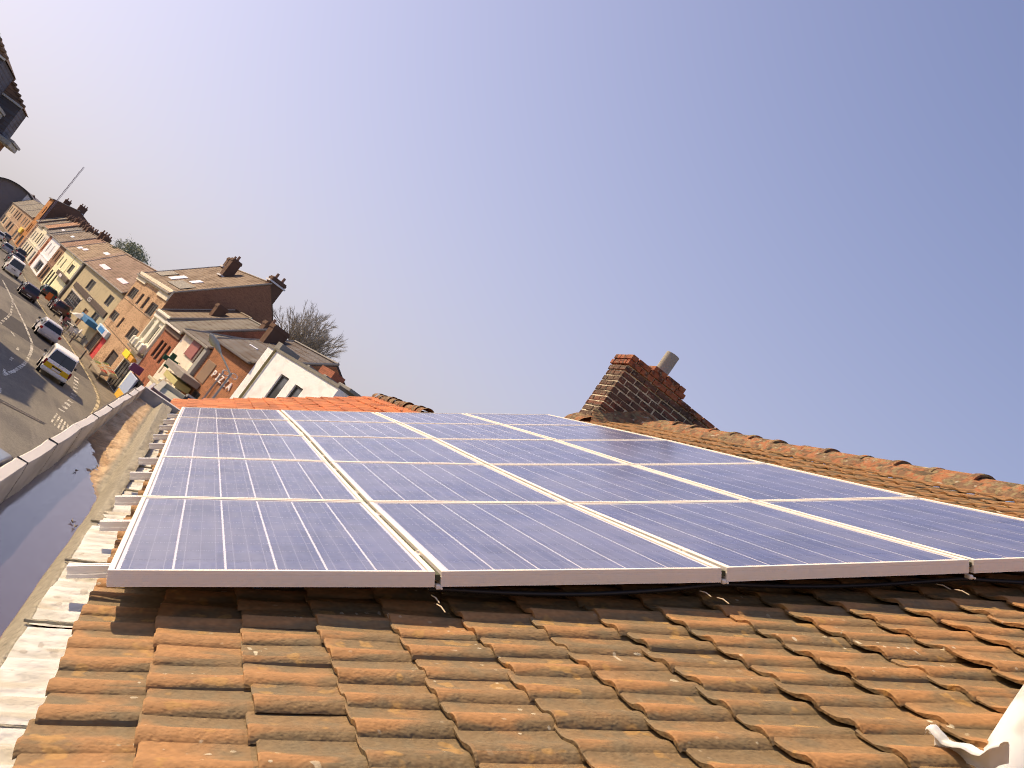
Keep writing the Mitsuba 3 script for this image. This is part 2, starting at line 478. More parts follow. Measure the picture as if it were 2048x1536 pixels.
# ridge tiles with collars, mortar bedding
prev = -3.2
k = 0
while prev < 9.4:
    ln = 0.50 + nrng.normal(0, 0.03)
    m = MB(ROOF)
    rr = 0.120
    ang = np.linspace(-1.35, 1.35, 11)
    c = np.array([V_TOP + 0.035, 0, TILE_N - 0.015 + nrng.normal(0, 0.006)])
    rows_ = []
    for a_, r_ in ((0, rr + 0.012), (0.05, rr + 0.014), (0.085, rr + 0.009), (0.10, rr), (ln + 0.03, rr - 0.006)):
        rows_.append([(c[0] + math.sin(t) * r_ + math.cos(t) * r_ * 0.0, prev + a_, c[2] + math.cos(t) * r_ * 0.92) for t in ang])
    m.grid(rows_)
    rows2 = [[(x, y, z - 0.018) for x, y, z in r_] for r_ in rows_]
    m.grid([rows_[0], rows2[0]])
    e_ = [(x, y + 0.012, z) for x, y, z in rows2[0]]
    m.add(e_ + [(c[0], prev + 0.03, c[2] - 0.02)], [(i, i + 1, len(e_)) for i in range(len(e_) - 1)])
    put(HOUSE + '__roof__ridge_tile', m, 'ridge', smooth=50)
    prev += ln
m = MB(ROOF)
pp = []
for a_ in np.arange(-3.2, 9.7, 0.06):
    w_ = nrng.uniform(0.0, 0.03)
    pp.append([(V_TOP - 0.145 - w_, a_, TILE_N + 0.015), (V_TOP - 0.12 - 0.4 * w_, a_, TILE_N + 0.040 + nrng.uniform(0, 0.018)), (V_TOP - 0.06, a_, TILE_N + 0.075)])
m.grid(pp)
put(HOUSE + '__roof__ridge_mortar', m, 'ridge', smooth=True)

# back slope and walls under the roof
rx, rz = ROOF((V_TOP, 0, TILE_N))[0], ROOF((V_TOP, 0, TILE_N))[2]
m = MB()
m.prism([(rx + 0.1, rz - 0.02), (2 * rx + 0.2, rz - 0.02 - rx * 0.6767), (2 * rx + 0.2, rz - 0.12 - rx * 0.6767), (rx + 0.1, rz - 0.12)], -3.6, A_END, 1)
put(HOUSE + '__back_roof', m, 'tile')
m = MB()
m.prism([(-0.47, GZ), (-0.47, -0.62), (-0.02, -0.62), (-0.02, -0.30), (rx, rz - 0.22), (2 * rx, rz - 0.3 - rx * 0.66), (2 * rx, GZ)], -3.5, A_END - 0.02, 1)
put(HOUSE + '__wall', m, 'brickwork', col=(0.32, 0.16, 0.10))

# ---------------------------------------------------------------- parapet, gutter, eave strip
seams = [-2.6, -1.35, -0.30, 0.72, 1.68, 2.60, 3.61, 4.63, 5.71, 6.75, 7.75, 8.75, 9.72]


def pxo(y):                                           # the parapet leans a little along its length
    return -0.475 + 0.004 * y


for k in range(len(seams) - 1):
    y0, y1 = seams[k] + 0.004, seams[k + 1] - 0.004
    m = MB()
    rowsw = []
    for t in np.linspace(0, 1, 9):
        y = y0 + (y1 - y0) * t
        o = pxo(y) + nrng.normal(0, 0.0012) + 0.006 * math.sin(math.pi * t)
        zt = -0.155 + 0.006 * math.sin(2.1 * y) + nrng.normal(0, 0.001)
        rowsw.append([(o - 0.055, y, zt - 0.10), (o - 0.055, y, zt - 0.004), (o - 0.050, y, zt), (o - 0.004, y, zt + 0.003), (o, y, zt - 0.003),
                      (o + 0.006, y, zt - 0.05), (o + 0.012, y, zt - 0.16), (o + 0.020, y, -0.42)])
    m.grid(rowsw)
    m.quad(*[rowsw[0][i] for i in (1, 2, 3, 4, 7, 0)])
    m.quad(*[rowsw[-1][i] for i in (1, 2, 3, 4, 7, 0)])
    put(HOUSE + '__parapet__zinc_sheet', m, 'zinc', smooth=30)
m = MB()
m.box(-0.53, -0.475, -2.6, 9.72, -0.9, -0.20)
put(HOUSE + '__parapet', m, 'plain', col=(0.10, 0.085, 0.07))
for y in seams[1:-1]:
    m = MB()
    o = pxo(y)
    m.box(o - 0.053, o + 0.001, y - 0.004, y + 0.004, -0.16, -0.150)
    m.add([(o + 0.001, y - 0.005, -0.16), (o + 0.001, y + 0.005, -0.16), (o + 0.022, y + 0.004, -0.4), (o + 0.022, y - 0.004, -0.4)], [(0, 1, 2, 3)])
    put(HOUSE + '__parapet__seam', m, 'plain', col=(0.07, 0.065, 0.06))
# return wall at the far end of the gutter
m = MB()
m.box(-0.43, 0.10, 9.58, 9.72, -0.75, -0.145)
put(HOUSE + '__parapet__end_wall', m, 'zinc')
m = MB()
m.box(-0.44, 0.12, 9.575, 9.74, -0.143, -0.130)
put(HOUSE + '__parapet__end_coping', m, 'zinc')

# gutter floor with dried mud rising out of standing water
gy = np.arange(-2.6, 9.62, 0.03)
gx = np.linspace(-0.465, -0.055, 70)
gp = np.zeros((len(gy), len(gx), 3))
YY, XX = np.meshgrid(gy, gx, indexing='ij')
f = meshkit.fbm(np.stack([XX * 7, YY * 3.0, XX * 0 + 1], -1), 4)
f2 = meshkit.fbm(np.stack([XX * 30, YY * 22, XX * 0 + 5], -1), 3, 5)
shore = 4.55 - 2.2 * np.clip((XX + 0.42) / 0.29, 0, 1.2) ** 1.3 + 1.0 * (f - 0.5)
rise = np.clip((YY - shore) * 0.032, -0.014, 0.085)
band = np.clip((XX + 0.150) / 0.05, 0, 1)
band = band * band * (3 - 2 * band)
edge = -0.100 - 0.012 * (YY - 3.0).clip(0, 10) + 0.008 * (f - 0.5)
band = np.clip((XX - (edge - 0.042)) / 0.040, 0, 1)
ZZ = -0.352 + np.maximum(rise + 0.012 * (f2 - 0.5) * (rise > -0.0139), 0) + rise.clip(-0.01, 0) + band * 0.105 + 0.004 * (f2 - 0.5)
m = MB()
m.grid(np.stack([XX, YY, ZZ], -1))
put(HOUSE + '__gutter', m, 'mud', smooth=True, label='box gutter floor with dried brown mud')
m = MB()
m.grid([[(x, y, -0.3425) for x in np.linspace(-0.47, -0.07, 5)] for y in np.linspace(-2.6, 5.6, 24)])
put('rain_water', m, 'water', smooth=True, label='purple grey standing water in the box gutter behind the parapet', kind='structure')
# a few twigs and leaves in the gutter
for (x, y, s_) in ((-0.33, 3.35, 1), (-0.17, 2.06, 1.3), (-0.15, 2.0, 1), (-0.26, 3.95, 0.7)):
    m = MB()
    for q in range(5):
        a_ = rng.uniform(0, 6.28)
        m.tube([(x, y, -0.336), (x + 0.008 * s_ * math.cos(a_), y + 0.045 * s_ * math.sin(a_), -0.334 + 0.0012 * q * s_)], [0.003, 0.002], 4)
    lk = put('leaf_litter', m, 'plain', col=(0.10, 0.06, 0.03), cat='litter', group='dead leaf scraps in the gutter', label='small dark leaf scraps lying in the standing gutter water')
# corrugated white eave sheets
sy = [-2.6, -1.75, -0.83, 0.06, 0.97, 1.88, 3.0, 4.17, 5.75, 7.2, 8.5, 9.57]
for k in range(len(sy) - 1):
    y0, y1 = sy[k] + 0.007, sy[k + 1] - 0.007
    m = MB()
    g = []
    for y in np.arange(y0, y1 + 0.001, (y1 - y0) / max(8, int((y1 - y0) / 0.012))):
        w = 0.0090 * math.cos(2 * math.pi * y / 0.105) + nrng.normal(0, 0.0006)
        off = -0.012 * max(0, y - 3.0)
        lo = -0.100 + off + 0.010 * meshkit.noise(np.array([y * 6.0, 0, 2.0]))
        g.append([(0.075, y, -0.150 + w), (0.02, y, -0.193 + w), (0.5 * (0.02 + lo), y, -0.224 + w), (lo, y, -0.252 + 0.6 * w), (lo + 0.003, y, -0.262 + 0.5 * w)])
    m.grid(g)
    put(HOUSE + '__eave_sheet', m, 'eave_strip', smooth=True)
for y in sy[1:-1]:
    m = MB()
    pts = [(0.03 - 0.14 * t, y + nrng.normal(0, 0.002), -0.180 - 0.070 * t) for t in np.linspace(0, 1, 9)]
    m.tube(pts, [0.0055 + 0.002 * rng.random() for _ in pts], 5)
    put(HOUSE + '__eave_sheet__seam', m, 'mud')

# ---------------------------------------------------------------- chimney
CH = HOUSE + '__chimney'
CX0, CX1, CY0, CY1, CZT = 4.235, 6.05, 9.76, 10.36, 3.60
m = MB()
m.box(CX0 + 0.009, CX1, CY0 + 0.009, CY1 - 0.009, 1.6, CZT - 0.01)
m.box(CX0 + 0.012, 5.10, CY0 + 0.012, CY1 - 0.012, CZT - 0.02, 3.74)
m.box(5.09, CX1, CY0 + 0.012, CY1 - 0.012, CZT - 0.02, CZT + 0.055)
m.box(4.56, 5.05, CY0 + 0.012, CY1 - 0.012, 3.73, 3.79)
put(CH, m, 'mortar')
BH, BL, BD, J = 0.0665, 0.203, 0.096, 0.016
KC = BH + J
for r in range(-1, 15):
    z0 = CZT - (13 - r) * KC
    if z0 > CZT - 0.001:
        pass
    zt = z0 + BH
    proud = 0.0
    x_end = CX1
    if r >= 12:
        proud = 0.016 if r == 12 else 0.03
        x_end = 5.13 if r == 14 else CX1
    if r == 13:
        proud = 0.030
    x = CX0 - proud - (0 if r % 2 else 0)
    first = BL if r % 2 else BD
    # near face, along x
    q = x
    n_ = 0
    while q < x_end - 0.03:
        ln = first if n_ == 0 else BL
        e = min(q + ln, x_end)
        if r == 14 and q > 5.0:
            e = min(e, 5.13)
        m = MB()
        ox, oy, oz = nrng.normal(0, 0.0025), nrng.uniform(-0.003, 0.004), nrng.normal(0, 0.0018)
        depth = (BD if n_ == 0 and r % 2 else (BL if n_ == 0 else 0.09))
        m.cbox(q + ox, e + ox, CY0 - proud + oy, CY0 - proud + depth, z0 + oz, zt + oz, 0.0045)
        if e - q > 0.03:
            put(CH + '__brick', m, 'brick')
        q = e + J
        n_ += 1
    # street face, along y
    q = CY0 - proud + (BD if r % 2 else BL) + J
    while q < CY1 + proud - 0.02:
        e = min(q + (BL if True else BD), CY1 + proud)
        m = MB()
        ox, oz = nrng.uniform(-0.004, 0.004), nrng.normal(0, 0.0018)
        m.cbox(CX0 - proud + ox, CX0 - proud + 0.09, q, e, z0 + oz, zt + oz, 0.0045)
        if e - q > 0.03:
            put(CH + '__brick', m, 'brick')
        q = e + J
# raised block beneath the flue
for r in range(1):
    q = 4.55
    while q < 5.06:
        e = min(q + BL, 5.08)
        m = MB()
        m.cbox(q, e, CY0 - 0.035, CY1 + 0.02, 3.74 + 0.009, 3.74 + 0.009 + BH, 0.005)
        put(CH + '__brick', m, 'brick')
        q = e + J
m = MB()
axis = np.array([4.76, 10.02, 0])
m.tube([axis + (0, 0, 3.80), axis + (0, 0, 4.14)], 0.098, 24, cap=False)
m.tube([axis + (0, 0, 4.14), axis + (0, 0, 3.85)], 0.082, 24, cap=False)
ring = [[axis + (math.cos(t) * r_, math.sin(t) * r_, 4.14) for t in np.linspace(0, 2 * np.pi, 25)] for r_ in (0.098, 0.082)]
m.grid(ring)
put(CH + '__flue_pipe', m, 'paint', smooth=40, col=(0.40, 0.38, 0.32))
m = MB()
for q in range(60):
    x = CX0 - 0.06 + 1.0 * rng.random()
m2 = []
for y, x0, x1 in ((CY0, CX0 - 0.05, 5.2),):
    for t in np.linspace(0, 1, 60):
        x = x0 + (x1 - x0) * t
        zr = min(x, rx) * 0.6767 + TILE_N / CT + 0.015
        b = 0.035 * meshkit.fbm(np.array([x * 9, 1, 2.0]), 3)
        m2.append([(x, y - 0.16 - b, zr + 0.004), (x, y - 0.13, zr + 0.045 + b), (x, y - 0.05, zr + 0.10 + 1.6 * b), (x, y + 0.02, zr + 0.15 + 2.2 * b)])
m.grid(m2)
m3 = []
for t in np.linspace(0, 1, 14):
    y = CY0 - 0.06 + 0.6 * t
    zr = CX0 * 0.6767 + TILE_N / CT
    b = 0.03 * meshkit.fbm(np.array([3, y * 9, 2.0]), 3)
    m3.append([(CX0 - 0.16, y, zr - 0.10), (CX0 - 0.12, y, zr - 0.02 + b), (CX0 - 0.04, y, zr + 0.05 + 2 * b), (CX0 + 0.02, y, zr + 0.09 + 2 * b)])
m.grid(m3)
put(CH + '__mortar_flashing', m, 'ridge', smooth=True)

# white vent pipe with its lead apron, lower right
VP = 'vent_pipe'
lab(VP, 'white vent pipe with curled white lead apron on the near tiles', 'vent pipe')
base = ROOF((2.100, -1.42, TILE_N))
m = MB()
m.tube([base + (0, 0, -0.1), base + (0, 0, 0.06), base + (0.012, 0, 0.55)], [0.140, 0.137, 0.125], 40, cap=False)
put(VP, m, 'lead_white', smooth=True)
m = MB(ROOF)
g = []
KA = [-1.50, -1.478, -1.46, -1.435, -1.40, -1.375, -1.35, -1.325, -1.305, -1.292, -1.283]
KN = [-0.070, -0.080, -0.098, -0.106, -0.106, -0.110, -0.115, -0.108, -0.098, -0.102, -0.118]
KV = [1.893, 1.886, 1.880, 1.877, 1.873, 1.872, 1.870, 1.868, 1.868, 1.870, 1.878]
for a_ in np.linspace(-1.50, -1.283, 44):
    n_, v_ = np.interp(a_, KA[0:], KN), np.interp(a_, KA, KV)
    n_ += 0.0025 * math.sin(70 * a_) + 0.001 * rng.random()
    g.append([(v_ - 0.014, a_, n_ - 0.008), (v_ - 0.012, a_, n_ - 0.002), (v_ - 0.004, a_, n_ + 0.002), (v_ + 0.008, a_, n_ + 0.001), (v_ + 0.012, a_, n_ - 0.006), (v_ + 0.013, a_, n_ - 0.045)])
m.grid(g)
put(VP + '__apron', m, 'lead_white', smooth=True)

# ---------------------------------------------------------------- solar panels, rails
PW, PL, FD = 0.9865, 1.650, 0.050


def frame_mesh():
    m = MB()
    fl = 0.018
    for x0, x1, y0, y1 in ((0, PW, 0, fl), (0, PW, PL - fl, PL), (0, fl, fl, PL - fl), (PW - fl, PW, fl, PL - fl)):
        m.cbox(x0, x1, y0, y1, -0.014, 0.0, 0.0012)
    t = 0.006
    for x0, x1, y0, y1 in ((0, PW, 0, t), (0, PW, PL - t, PL), (0, t, t, PL - t), (PW - t, PW, t, PL - t)):
        m.box(x0, x1, y0, y1, -FD, -0.0135)
    for z in (-0.020, -0.027, -0.034, -0.041):          # ribs of the extrusion
        m.box(0, PW, -0.0012, 0.0004, z - 0.0017, z + 0.0017)
        m.box(-0.0012, 0.0004, 0, PL, z - 0.0017, z + 0.0017)
    return m.mesh()


FRAME = mikit.ply(frame_mesh(), 'alu', smooth=False)
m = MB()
m.box(PW + 0.001, PW + 0.0195, 0.01, PL - 0.01, -0.030, -0.012)  # added dark strip that paints the shade down in the column gap
GAP_SHADE = mikit.ply(m.mesh(), 'gap_shade')
m = MB()
m.box(0.02, PW - 0.02, 0.02, PL - 0.02, -0.010, -0.0046)
SHEET = mikit.ply(m.mesh(), 'backsheet')
CPX, CPY = (PW - 0.058) / 6, (PL - 0.070) / 10
CELLS, CUV = [], []
for j in range(10):
    for i in range(6):
        x0, y0 = 0.029 + i * CPX + 0.0036, 0.035 + j * CPY + 0.0009
        x1, y1 = x0 + CPX - 0.0072, y0 + CPY - 0.0018
        c = 0.004
        vv = np.array([(x0 + c, y0), (x1 - c, y0), (x1, y0 + c), (x1, y1 - c), (x1 - c, y1), (x0 + c, y1), (x0, y1 - c), (x0, y0 + c)])
        uv = (vv - (x0, y0)) / (x1 - x0, y1 - y0)
        CELLS.append((np.column_stack([vv, np.full(8, -0.0040)]), [(0, k, k + 1) for k in range(1, 7)]))
        CUV.append(uv)
CELLPLY = [mikit.ply(trimesh.Trimesh(v, f, process=False), 'cell', uv=u) for (v, f), u in zip(CELLS, CUV)]
allv, allf, allu = [], [], []
for (v, f), u in zip(CELLS, CUV):
    allf += [tuple(k + 8 * len(allv) for k in t) for t in f]
    allv.append(v)
    allu.append(u)
CELLALL = mikit.ply(trimesh.Trimesh(np.vstack(allv), allf, process=False), 'cell', uv=np.vstack(allu))
ROWN = ['nearest row', 'second row', 'third row', 'fourth row', 'farthest row']
COLN = ['in the leftmost column by the eave', 'second from the left', 'third from the left', 'in the column nearest the ridge']
for r in range(5):
    for c in range(4):
        v0, a0 = c * COLP, r * ROWP + (0.0 if r == 0 else 0.0)
        p00, p10, p01, p11 = [ROOF((vv, aa, SAG[ri, ci])) for vv, aa, ri, ci in ((v0, a0, r, c), (v0 + PW, a0, r, c + 1), (v0, a0 + PL, r + 1, c), (v0 + PW, a0 + PL, r + 1, c + 1))]
        ex = (p10 - p00 + p11 - p01)
        ex /= np.linalg.norm(ex)
        ey = (p01 - p00 + p11 - p10)
        ey -= ex * (ey @ ex)
        ey /= np.linalg.norm(ey)
        ez = np.cross(ex, ey)
        o = (p00 + p10 + p01 + p11) / 4 - ex * PW / 2 - ey * PL / 2
        M = Frame(o, ex, ey, ez).mat()
        key = newkey('solar_panel')
        lab(key, f'blue solar panel in the {ROWN[r]}, {COLN[c]}', 'solar panel', 'solar panels laid in rows on the tile roof')
        put(key + '__frame', FRAME, None, to_world=M)
        put(key + '__backing_sheet', SHEET, None, to_world=M)
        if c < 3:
            put(key + '__gap_shade_strip', GAP_SHADE, None, to_world=M)
        if r < 3:
            for ply_ in CELLPLY:
                put(key + '__cell', ply_, None, to_world=M)
        else:
            put(key + '__cells', CELLALL, None, to_world=M, kind='stuff')
ORD = ['nearest', 'second', 'third', 'fourth', 'fifth', 'sixth', 'seventh', 'eighth', 'ninth', 'tenth']
RAILA = [0.36, 1.30, 2.03, 2.97, 3.70, 4.64, 5.38, 6.32, 7.06, 7.95]
for i, a_ in enumerate(RAILA):
    key = newkey('mounting_rail')
    lab(key, f'aluminium mounting rail end at the left panel edge, {ORD[i]} from the camera', 'rail', 'aluminium rails under the panels')
    m = MB(ROOF)
    ri = min(int(a_ / ROWP), 4)
    fr_ = a_ / ROWP - ri
    e0 = SAG[ri, 0] * (1 - fr_) + SAG[ri + 1, 0] * fr_ - FD - 0.003
    e1 = SAG[ri, 4] * (1 - fr_) + SAG[ri + 1, 4] * fr_ - FD - 0.003
    x0, x1 = -0.135 + nrng.normal(0, 0.006), 4.10
    t, w, h = 0.003, 0.040, 0.040
    for y0, y1, z0, z1 in ((-w / 2, w / 2, -h, -h + t), (-w / 2, -w / 2 + t, -h + t, -h + 0.013), (-w / 2, -w / 2 + t, -0.014, 0), (-w / 2 + 0.016, -w / 2 + 0.019, -h + 0.012, -0.013),
                           (w / 2 - t, w / 2, -h + t, 0), (-w / 2 + t, -0.006, -t, 0), (0.006, w / 2 - t, -t, 0)):
        m.add([(x, a_ + y, e + z) for x, e in ((x0, e0), (x1, e1)) for y in (y0, y1) for z in (z0, z1)],
              [(0, 1, 3, 2), (4, 6, 7, 5), (0, 4, 5, 1), (2, 3, 7, 6), (0, 2, 6, 4), (1, 5, 7, 3)])
    put(key + '__bar', m, 'alu_bright')
    for c in range(1, 4):                               # mid clamps in the gaps between the columns
        m = MB(ROOF)
        vv = c * COLP - (COLP - PW) / 2
        ee = SAG[ri, c] * (1 - fr_) + SAG[ri + 1, c] * fr_
        m.cbox(vv - 0.006, vv + 0.006, a_ - 0.03, a_ + 0.03, ee - FD, ee - 0.006, 0.0015)
        m.tube([(vv, a_, ee - 0.008), (vv, a_, ee + 0.004)], 0.005, 6)
        put(key + '__clamp', m, 'alu')
    for vv in (0.45, 1.6, 2.8, 3.8):
        m = MB(ROOF)
        m.box(vv - 0.015, vv + 0.015, a_ - 0.024, a_ - 0.019, TILE_N - 0.02, e0 - 0.01)
        m.box(vv - 0.015, vv + 0.015, a_ - 0.024, a_ + 0.019, e0 - h - 0.006, e0 - h - 0.001)
        put(key + '__hook', m, 'steel_dark')
# the cable hanging under the front edge, and the pale cut ends of its ties
m = MB(ROOF)
pts = [(v_, 0.05 + 0.02 * math.sin(3 * v_), -0.075 - 0.022 * abs(math.sin(v_ * math.pi / 1.0075))) for v_ in np.linspace(0.98, 3.9, 50)]
m.tube(pts, 0.008, 8)
put('panel_cable', m, 'black_cable', smooth=True, label='black cable sagging under the near edge of the panels', cat='cable')
for i, (v_, a0_, a1_) in enumerate(((0.985, 0.02, -0.07), (0.978, -0.10, -0.19), (1.92, 0.0, -0.07), (1.935, -0.10, -0.17), (2.89, 0.03, -0.04), (2.90, -0.06, -0.13))):
    m = MB(ROOF)
    m.tube([(v_ - 0.004, a0_, -0.088), (v_, (a0_ + a1_) / 2, -0.085), (v_ + 0.004, a1_, -0.092)], [0.0018, 0.0022, 0.0018], 5)
    put('cable_tie', m, 'plain', col=(0.62, 0.52, 0.36), cat='cable tie', group='pale tie ends below the panels', label=f'pale tie end {("high", "low")[i % 2]} in the shade below the {("left", "middle", "right")[i // 2]} panel gap')
for v_ in (0.999, 2.006, 3.014):
    m = MB(ROOF)
    m.cbox(v_ - 0.008, v_ + 0.008, -0.004, 0.03, -0.066, -0.05, 0.003)
    m.tube([(v_ + 0.008, 0.0, -0.060), (v_ + 0.008, -0.012, -0.060)], 0.004, 6)
    put('end_bracket', m, 'alu', cat='bracket', group='brackets at the near panel gaps', label=f'small bright bracket under the {dict(((0.999, "first"), (2.006, "second"), (3.014, "third")))[v_]} near panel gap from the eave')

# ================================================================ THE STREET
# ground, road, pavements
m = MB()
m.quad((-2500, -2500, GZ - 0.03), (2500, -2500, GZ - 0.03), (2500, 2500, GZ - 0.03), (-2500, 2500, GZ - 0.03))
put('ground', m, 'soil', kind='structure', label='bare ground behind and between the houses')


def stq(s, q, z=0.0):
    return STREET((s, q, z))


# right kerb line in plan, from beside our house to the far end of the street
KERB = [(-2.2, -30), (-2.2, 30), (-2.35, 48), (-2.7, 60), (-3.35, 71), (-4.75, 78), (-7.1, 87.5), (-8.95, 94.5), (-11.2, 102.5), (-13.6, 109.5), (-18.0, 125.5)]
_e = [tuple(stq(s_, q_)[:2]) for s_, q_ in ((80, -3.0), (110, -2.4), (200, -2.2), (420, -2.2))]
KERB = np.array(KERB + _e, float)


def dense(line, step=2.0):
    out = []
    for a, b in zip(line[:-1], line[1:]):
        n = max(1, int(np.linalg.norm(b - a) / step))
        out += [a + (b - a) * t for t in np.arange(n) / n]
    return np.array(out + [line[-1]])


def side_of(line):
    t = np.gradient(line, axis=0)
    t /= np.linalg.norm(t, axis=1, keepdims=True)
    return np.stack([-t[:, 1], t[:, 0]], 1)              # to the left of travel


kl = dense(KERB)
for _ in range(3):
    kl[1:-1] = 0.25 * kl[:-2] + 0.5 * kl[1:-1] + 0.25 * kl[2:]
nl = side_of(kl)


def strip(l0, l1, z, bsdf, key, **k):
    m = MB()
    m.grid([[(*p, z) for p in l0], [(*p, z) for p in l1]])
    return put(key, m, bsdf, **k)


ROADW = 10.6
strip(kl, kl + nl * ROADW, GZ, 'asphalt', 'road', kind='structure', label='sunlit grey brown asphalt street')
m = MB()
rt = np.array([(p[0] + 9.0 if p[1] < 60 else p[0] + 12.0, p[1] + (3 if p[1] > 60 else 0)) for p in kl])
m.grid([[(*p, GZ + 0.11) for p in kl - nl * 0.14], [(*p, GZ + 0.11) for p in rt]])
m.grid([[(*p, GZ - 0.02) for p in kl], [(*p, GZ + 0.11) for p in kl], [(*p, GZ + 0.112) for p in kl - nl * 0.14]])
put('pavement', m, 'pavement', kind='structure', label='pavement along the house fronts')
m = MB()
ll = kl + nl * ROADW
m.grid([[(*p, GZ - 0.02) for p in ll], [(*p, GZ + 0.11) for p in ll], [(*p, GZ + 0.112) for p in ll + nl * 14]])
put('pavement', m, 'pavement', kind='structure', label='pavement on the far left side of the street')
# darker bands laid across the road
for i, poly in enumerate(([(-15.5, 86.2), (-9.0, 88.0), (-7.4, 88.6), (-5.0, 78.6), (-8.0, 77.6), (-13.5, 76.2)],
                          [(-24.5, 124.5), (-18.2, 126.3), (-15.4, 115.0), (-14.2, 110.8), (-20.5, 107.5)])):
    m = MB()
    m.prism(poly, GZ + 0.003, GZ + 0.006, 2)
    put('road_band', m, 'asphalt_dark', kind='structure', label=('darker road band behind the white van', 'far dark band across the road')[i])
m = MB()
m.prism([(-14.0, 44.6), (-5.7, 46.6), (-3.75, 48.2), (-3.75, 48.9), (-5.7, 47.5), (-14.0, 45.5)], GZ + 0.007, GZ + 0.012, 2)
put('drain_channel', m, 'asphalt_dark', label='dark drain channel crossing the near part of the road', cat='drain')
for t in np.linspace(0.1, 0.9, 14):
    m = MB()
    c = np.array([-5.7, 46.95]) + (np.array([-3.85, 48.45]) - np.array([-5.7, 46.95])) * t
    m.box(c[0] - 0.05, c[0] + 0.05, c[1] - 0.22, c[1] + 0.22, GZ + 0.013, GZ + 0.02)
    put('drain_channel__grate_bar', m, 'plain', col=(0.10, 0.08, 0.06))


def painted(key, pts, w, col, lab_, dash=None, closed=False, z=0.009):
    p = dense(np.array(pts, float), 0.6)
    n = side_of(p)
    m = MB()
    if dash is None:
        m.grid([[(*q, GZ + z) for q in p - n * w / 2], [(*q, GZ + z) for q in p + n * w / 2]])
    else:
        L = np.concatenate([[0], np.cumsum(np.linalg.norm(np.diff(p, axis=0), axis=1))])
        d = 0
        while d < L[-1]:
            seg = np.linspace(d, min(d + dash[0], L[-1]), 4)
            c = np.stack([np.interp(seg, L, p[:, k]) for k in (0, 1)], 1)
            nn = np.stack([np.interp(seg, L, n[:, k]) for k in (0, 1)], 1)
            m.grid([[(*q, GZ + z) for q in c - nn * w / 2], [(*q, GZ + z) for q in c + nn * w / 2]])
            d += sum(dash)
    put(key, m, 'roadpaint', col=col, kind='structure', label=lab_)


CREAM, WHITE = (0.78, 0.66, 0.40), (0.75, 0.72, 0.62)
painted('road_marking', [tuple(p) for p in kl[(kl[:, 1] > 48) & (kl[:, 1] < 150)] + nl[(kl[:, 1] > 48) & (kl[:, 1] < 150)] * 0.12], 0.22, CREAM, 'pale yellow line painted along the right kerb')
painted('road_marking', [(-20.4, 117.3), (-18.3, 109.8), (-16, 101.4), (-13.6, 92.6), (-12.2, 87.5), (-10.9, 82.5), (-9.7, 77.6), (-8.9, 73), (-8.15, 67.5), (-7.7, 63.7), (-7.3, 58.5), (-7.15, 54.5)], 0.20, WHITE, 'long curved white line swinging round the traffic lane')
painted('road_marking', [(-16.4, 103.2), (-14.9, 95.7), (-13.4, 87.4), (-12.6, 81.4), (-12.0, 76.8)], 0.20, WHITE, 'dashed white line forking off the curved line', dash=(1.6, 1.0))
painted('road_marking', [(-5.8, 75), (-5.2, 70.4), (-4.7, 66.2), (-4.3, 61.7), (-4.2, 59.4), (-4.0, 55.6)], 0.34, WHITE, 'row of white dots beside the white van', dash=(0.85, 1.05))
painted('road_marking', [(-11.0, 76), (-9.6, 72.5), (-7.6, 57.5), (-6.9, 53), (-5.9, 47.8)], 0.16, WHITE, 'faded white centre dashes left of the van', dash=(1.5, 5.0))
for i in range(5):
    c = -3.95 + 0.19 * i
    painted('road_marking', [(c, 53.8 - 0.2 * i), (c + 0.3, 49.8)], 0.09, (0.75, 0.70, 0.55), 'one bar of the worn zebra crossing by the parapet')

# ---------------------------------------------------------------- houses along the right side
PANE = 'pane'


def window(key, s0, s1, h0, h1, fcol=(0.72, 0.70, 0.66), mull=1, depth=0.13, bars=0, name='window', pcol=None, fw=None):
    w = key + '__' + name
    m = MB(STREET)
    t = fw or min(0.10, 0.12 * (s1 - s0) + 0.02)
    q0, q1 = depth - 0.05, depth + 0.02
    m.box(s0, s1, q0, q1, h0, h0 + t)
    m.box(s0, s1, q0, q1, h1 - t, h1)
    m.box(s0, s0 + t, q0, q1, h0 + t, h1 - t)
    m.box(s1 - t, s1, q0, q1, h0 + t, h1 - t)
    for k in range(1, mull + 1):
        c = s0 + (s1 - s0) * k / (mull + 1)
        m.box(c - t * 0.4, c + t * 0.4, q0 + 0.005, q1, h0 + t, h1 - t)
    for k in range(1, bars + 1):
        c = h0 + (h1 - h0) * k / (bars + 1)
        m.box(s0 + t, s1 - t, q0 + 0.008, q1, c - t * 0.3, c + t * 0.3)
    w = put(w, m, 'plain', col=fcol)
    m = MB(STREET)
    m.quad((s0 + t * 0.5, depth, h0 + t * 0.5), (s1 - t * 0.5, depth, h0 + t * 0.5), (s1 - t * 0.5, depth, h1 - t * 0.5), (s0 + t * 0.5, depth, h1 - t * 0.5))
    if pcol is None:
        put(w + '__pane', m, PANE)
    else:
        put(w + '__panel', m, 'paint', col=pcol)
    return w


def slab(m, s0, s1, a, b, t=0.12):
    """A roof slab between (q, h) a and b, t thick downwards."""
    d = np.array(b, float) - np.array(a, float)
    n = np.array([-d[1], d[0]]) / np.linalg.norm(d)
    if n[1] > 0:
        n = -n
    p = [tuple(a), tuple(b), tuple(np.array(b) + n * t), tuple(np.array(a) + n * t)]
    m.prism(p, s0, s1, 0)


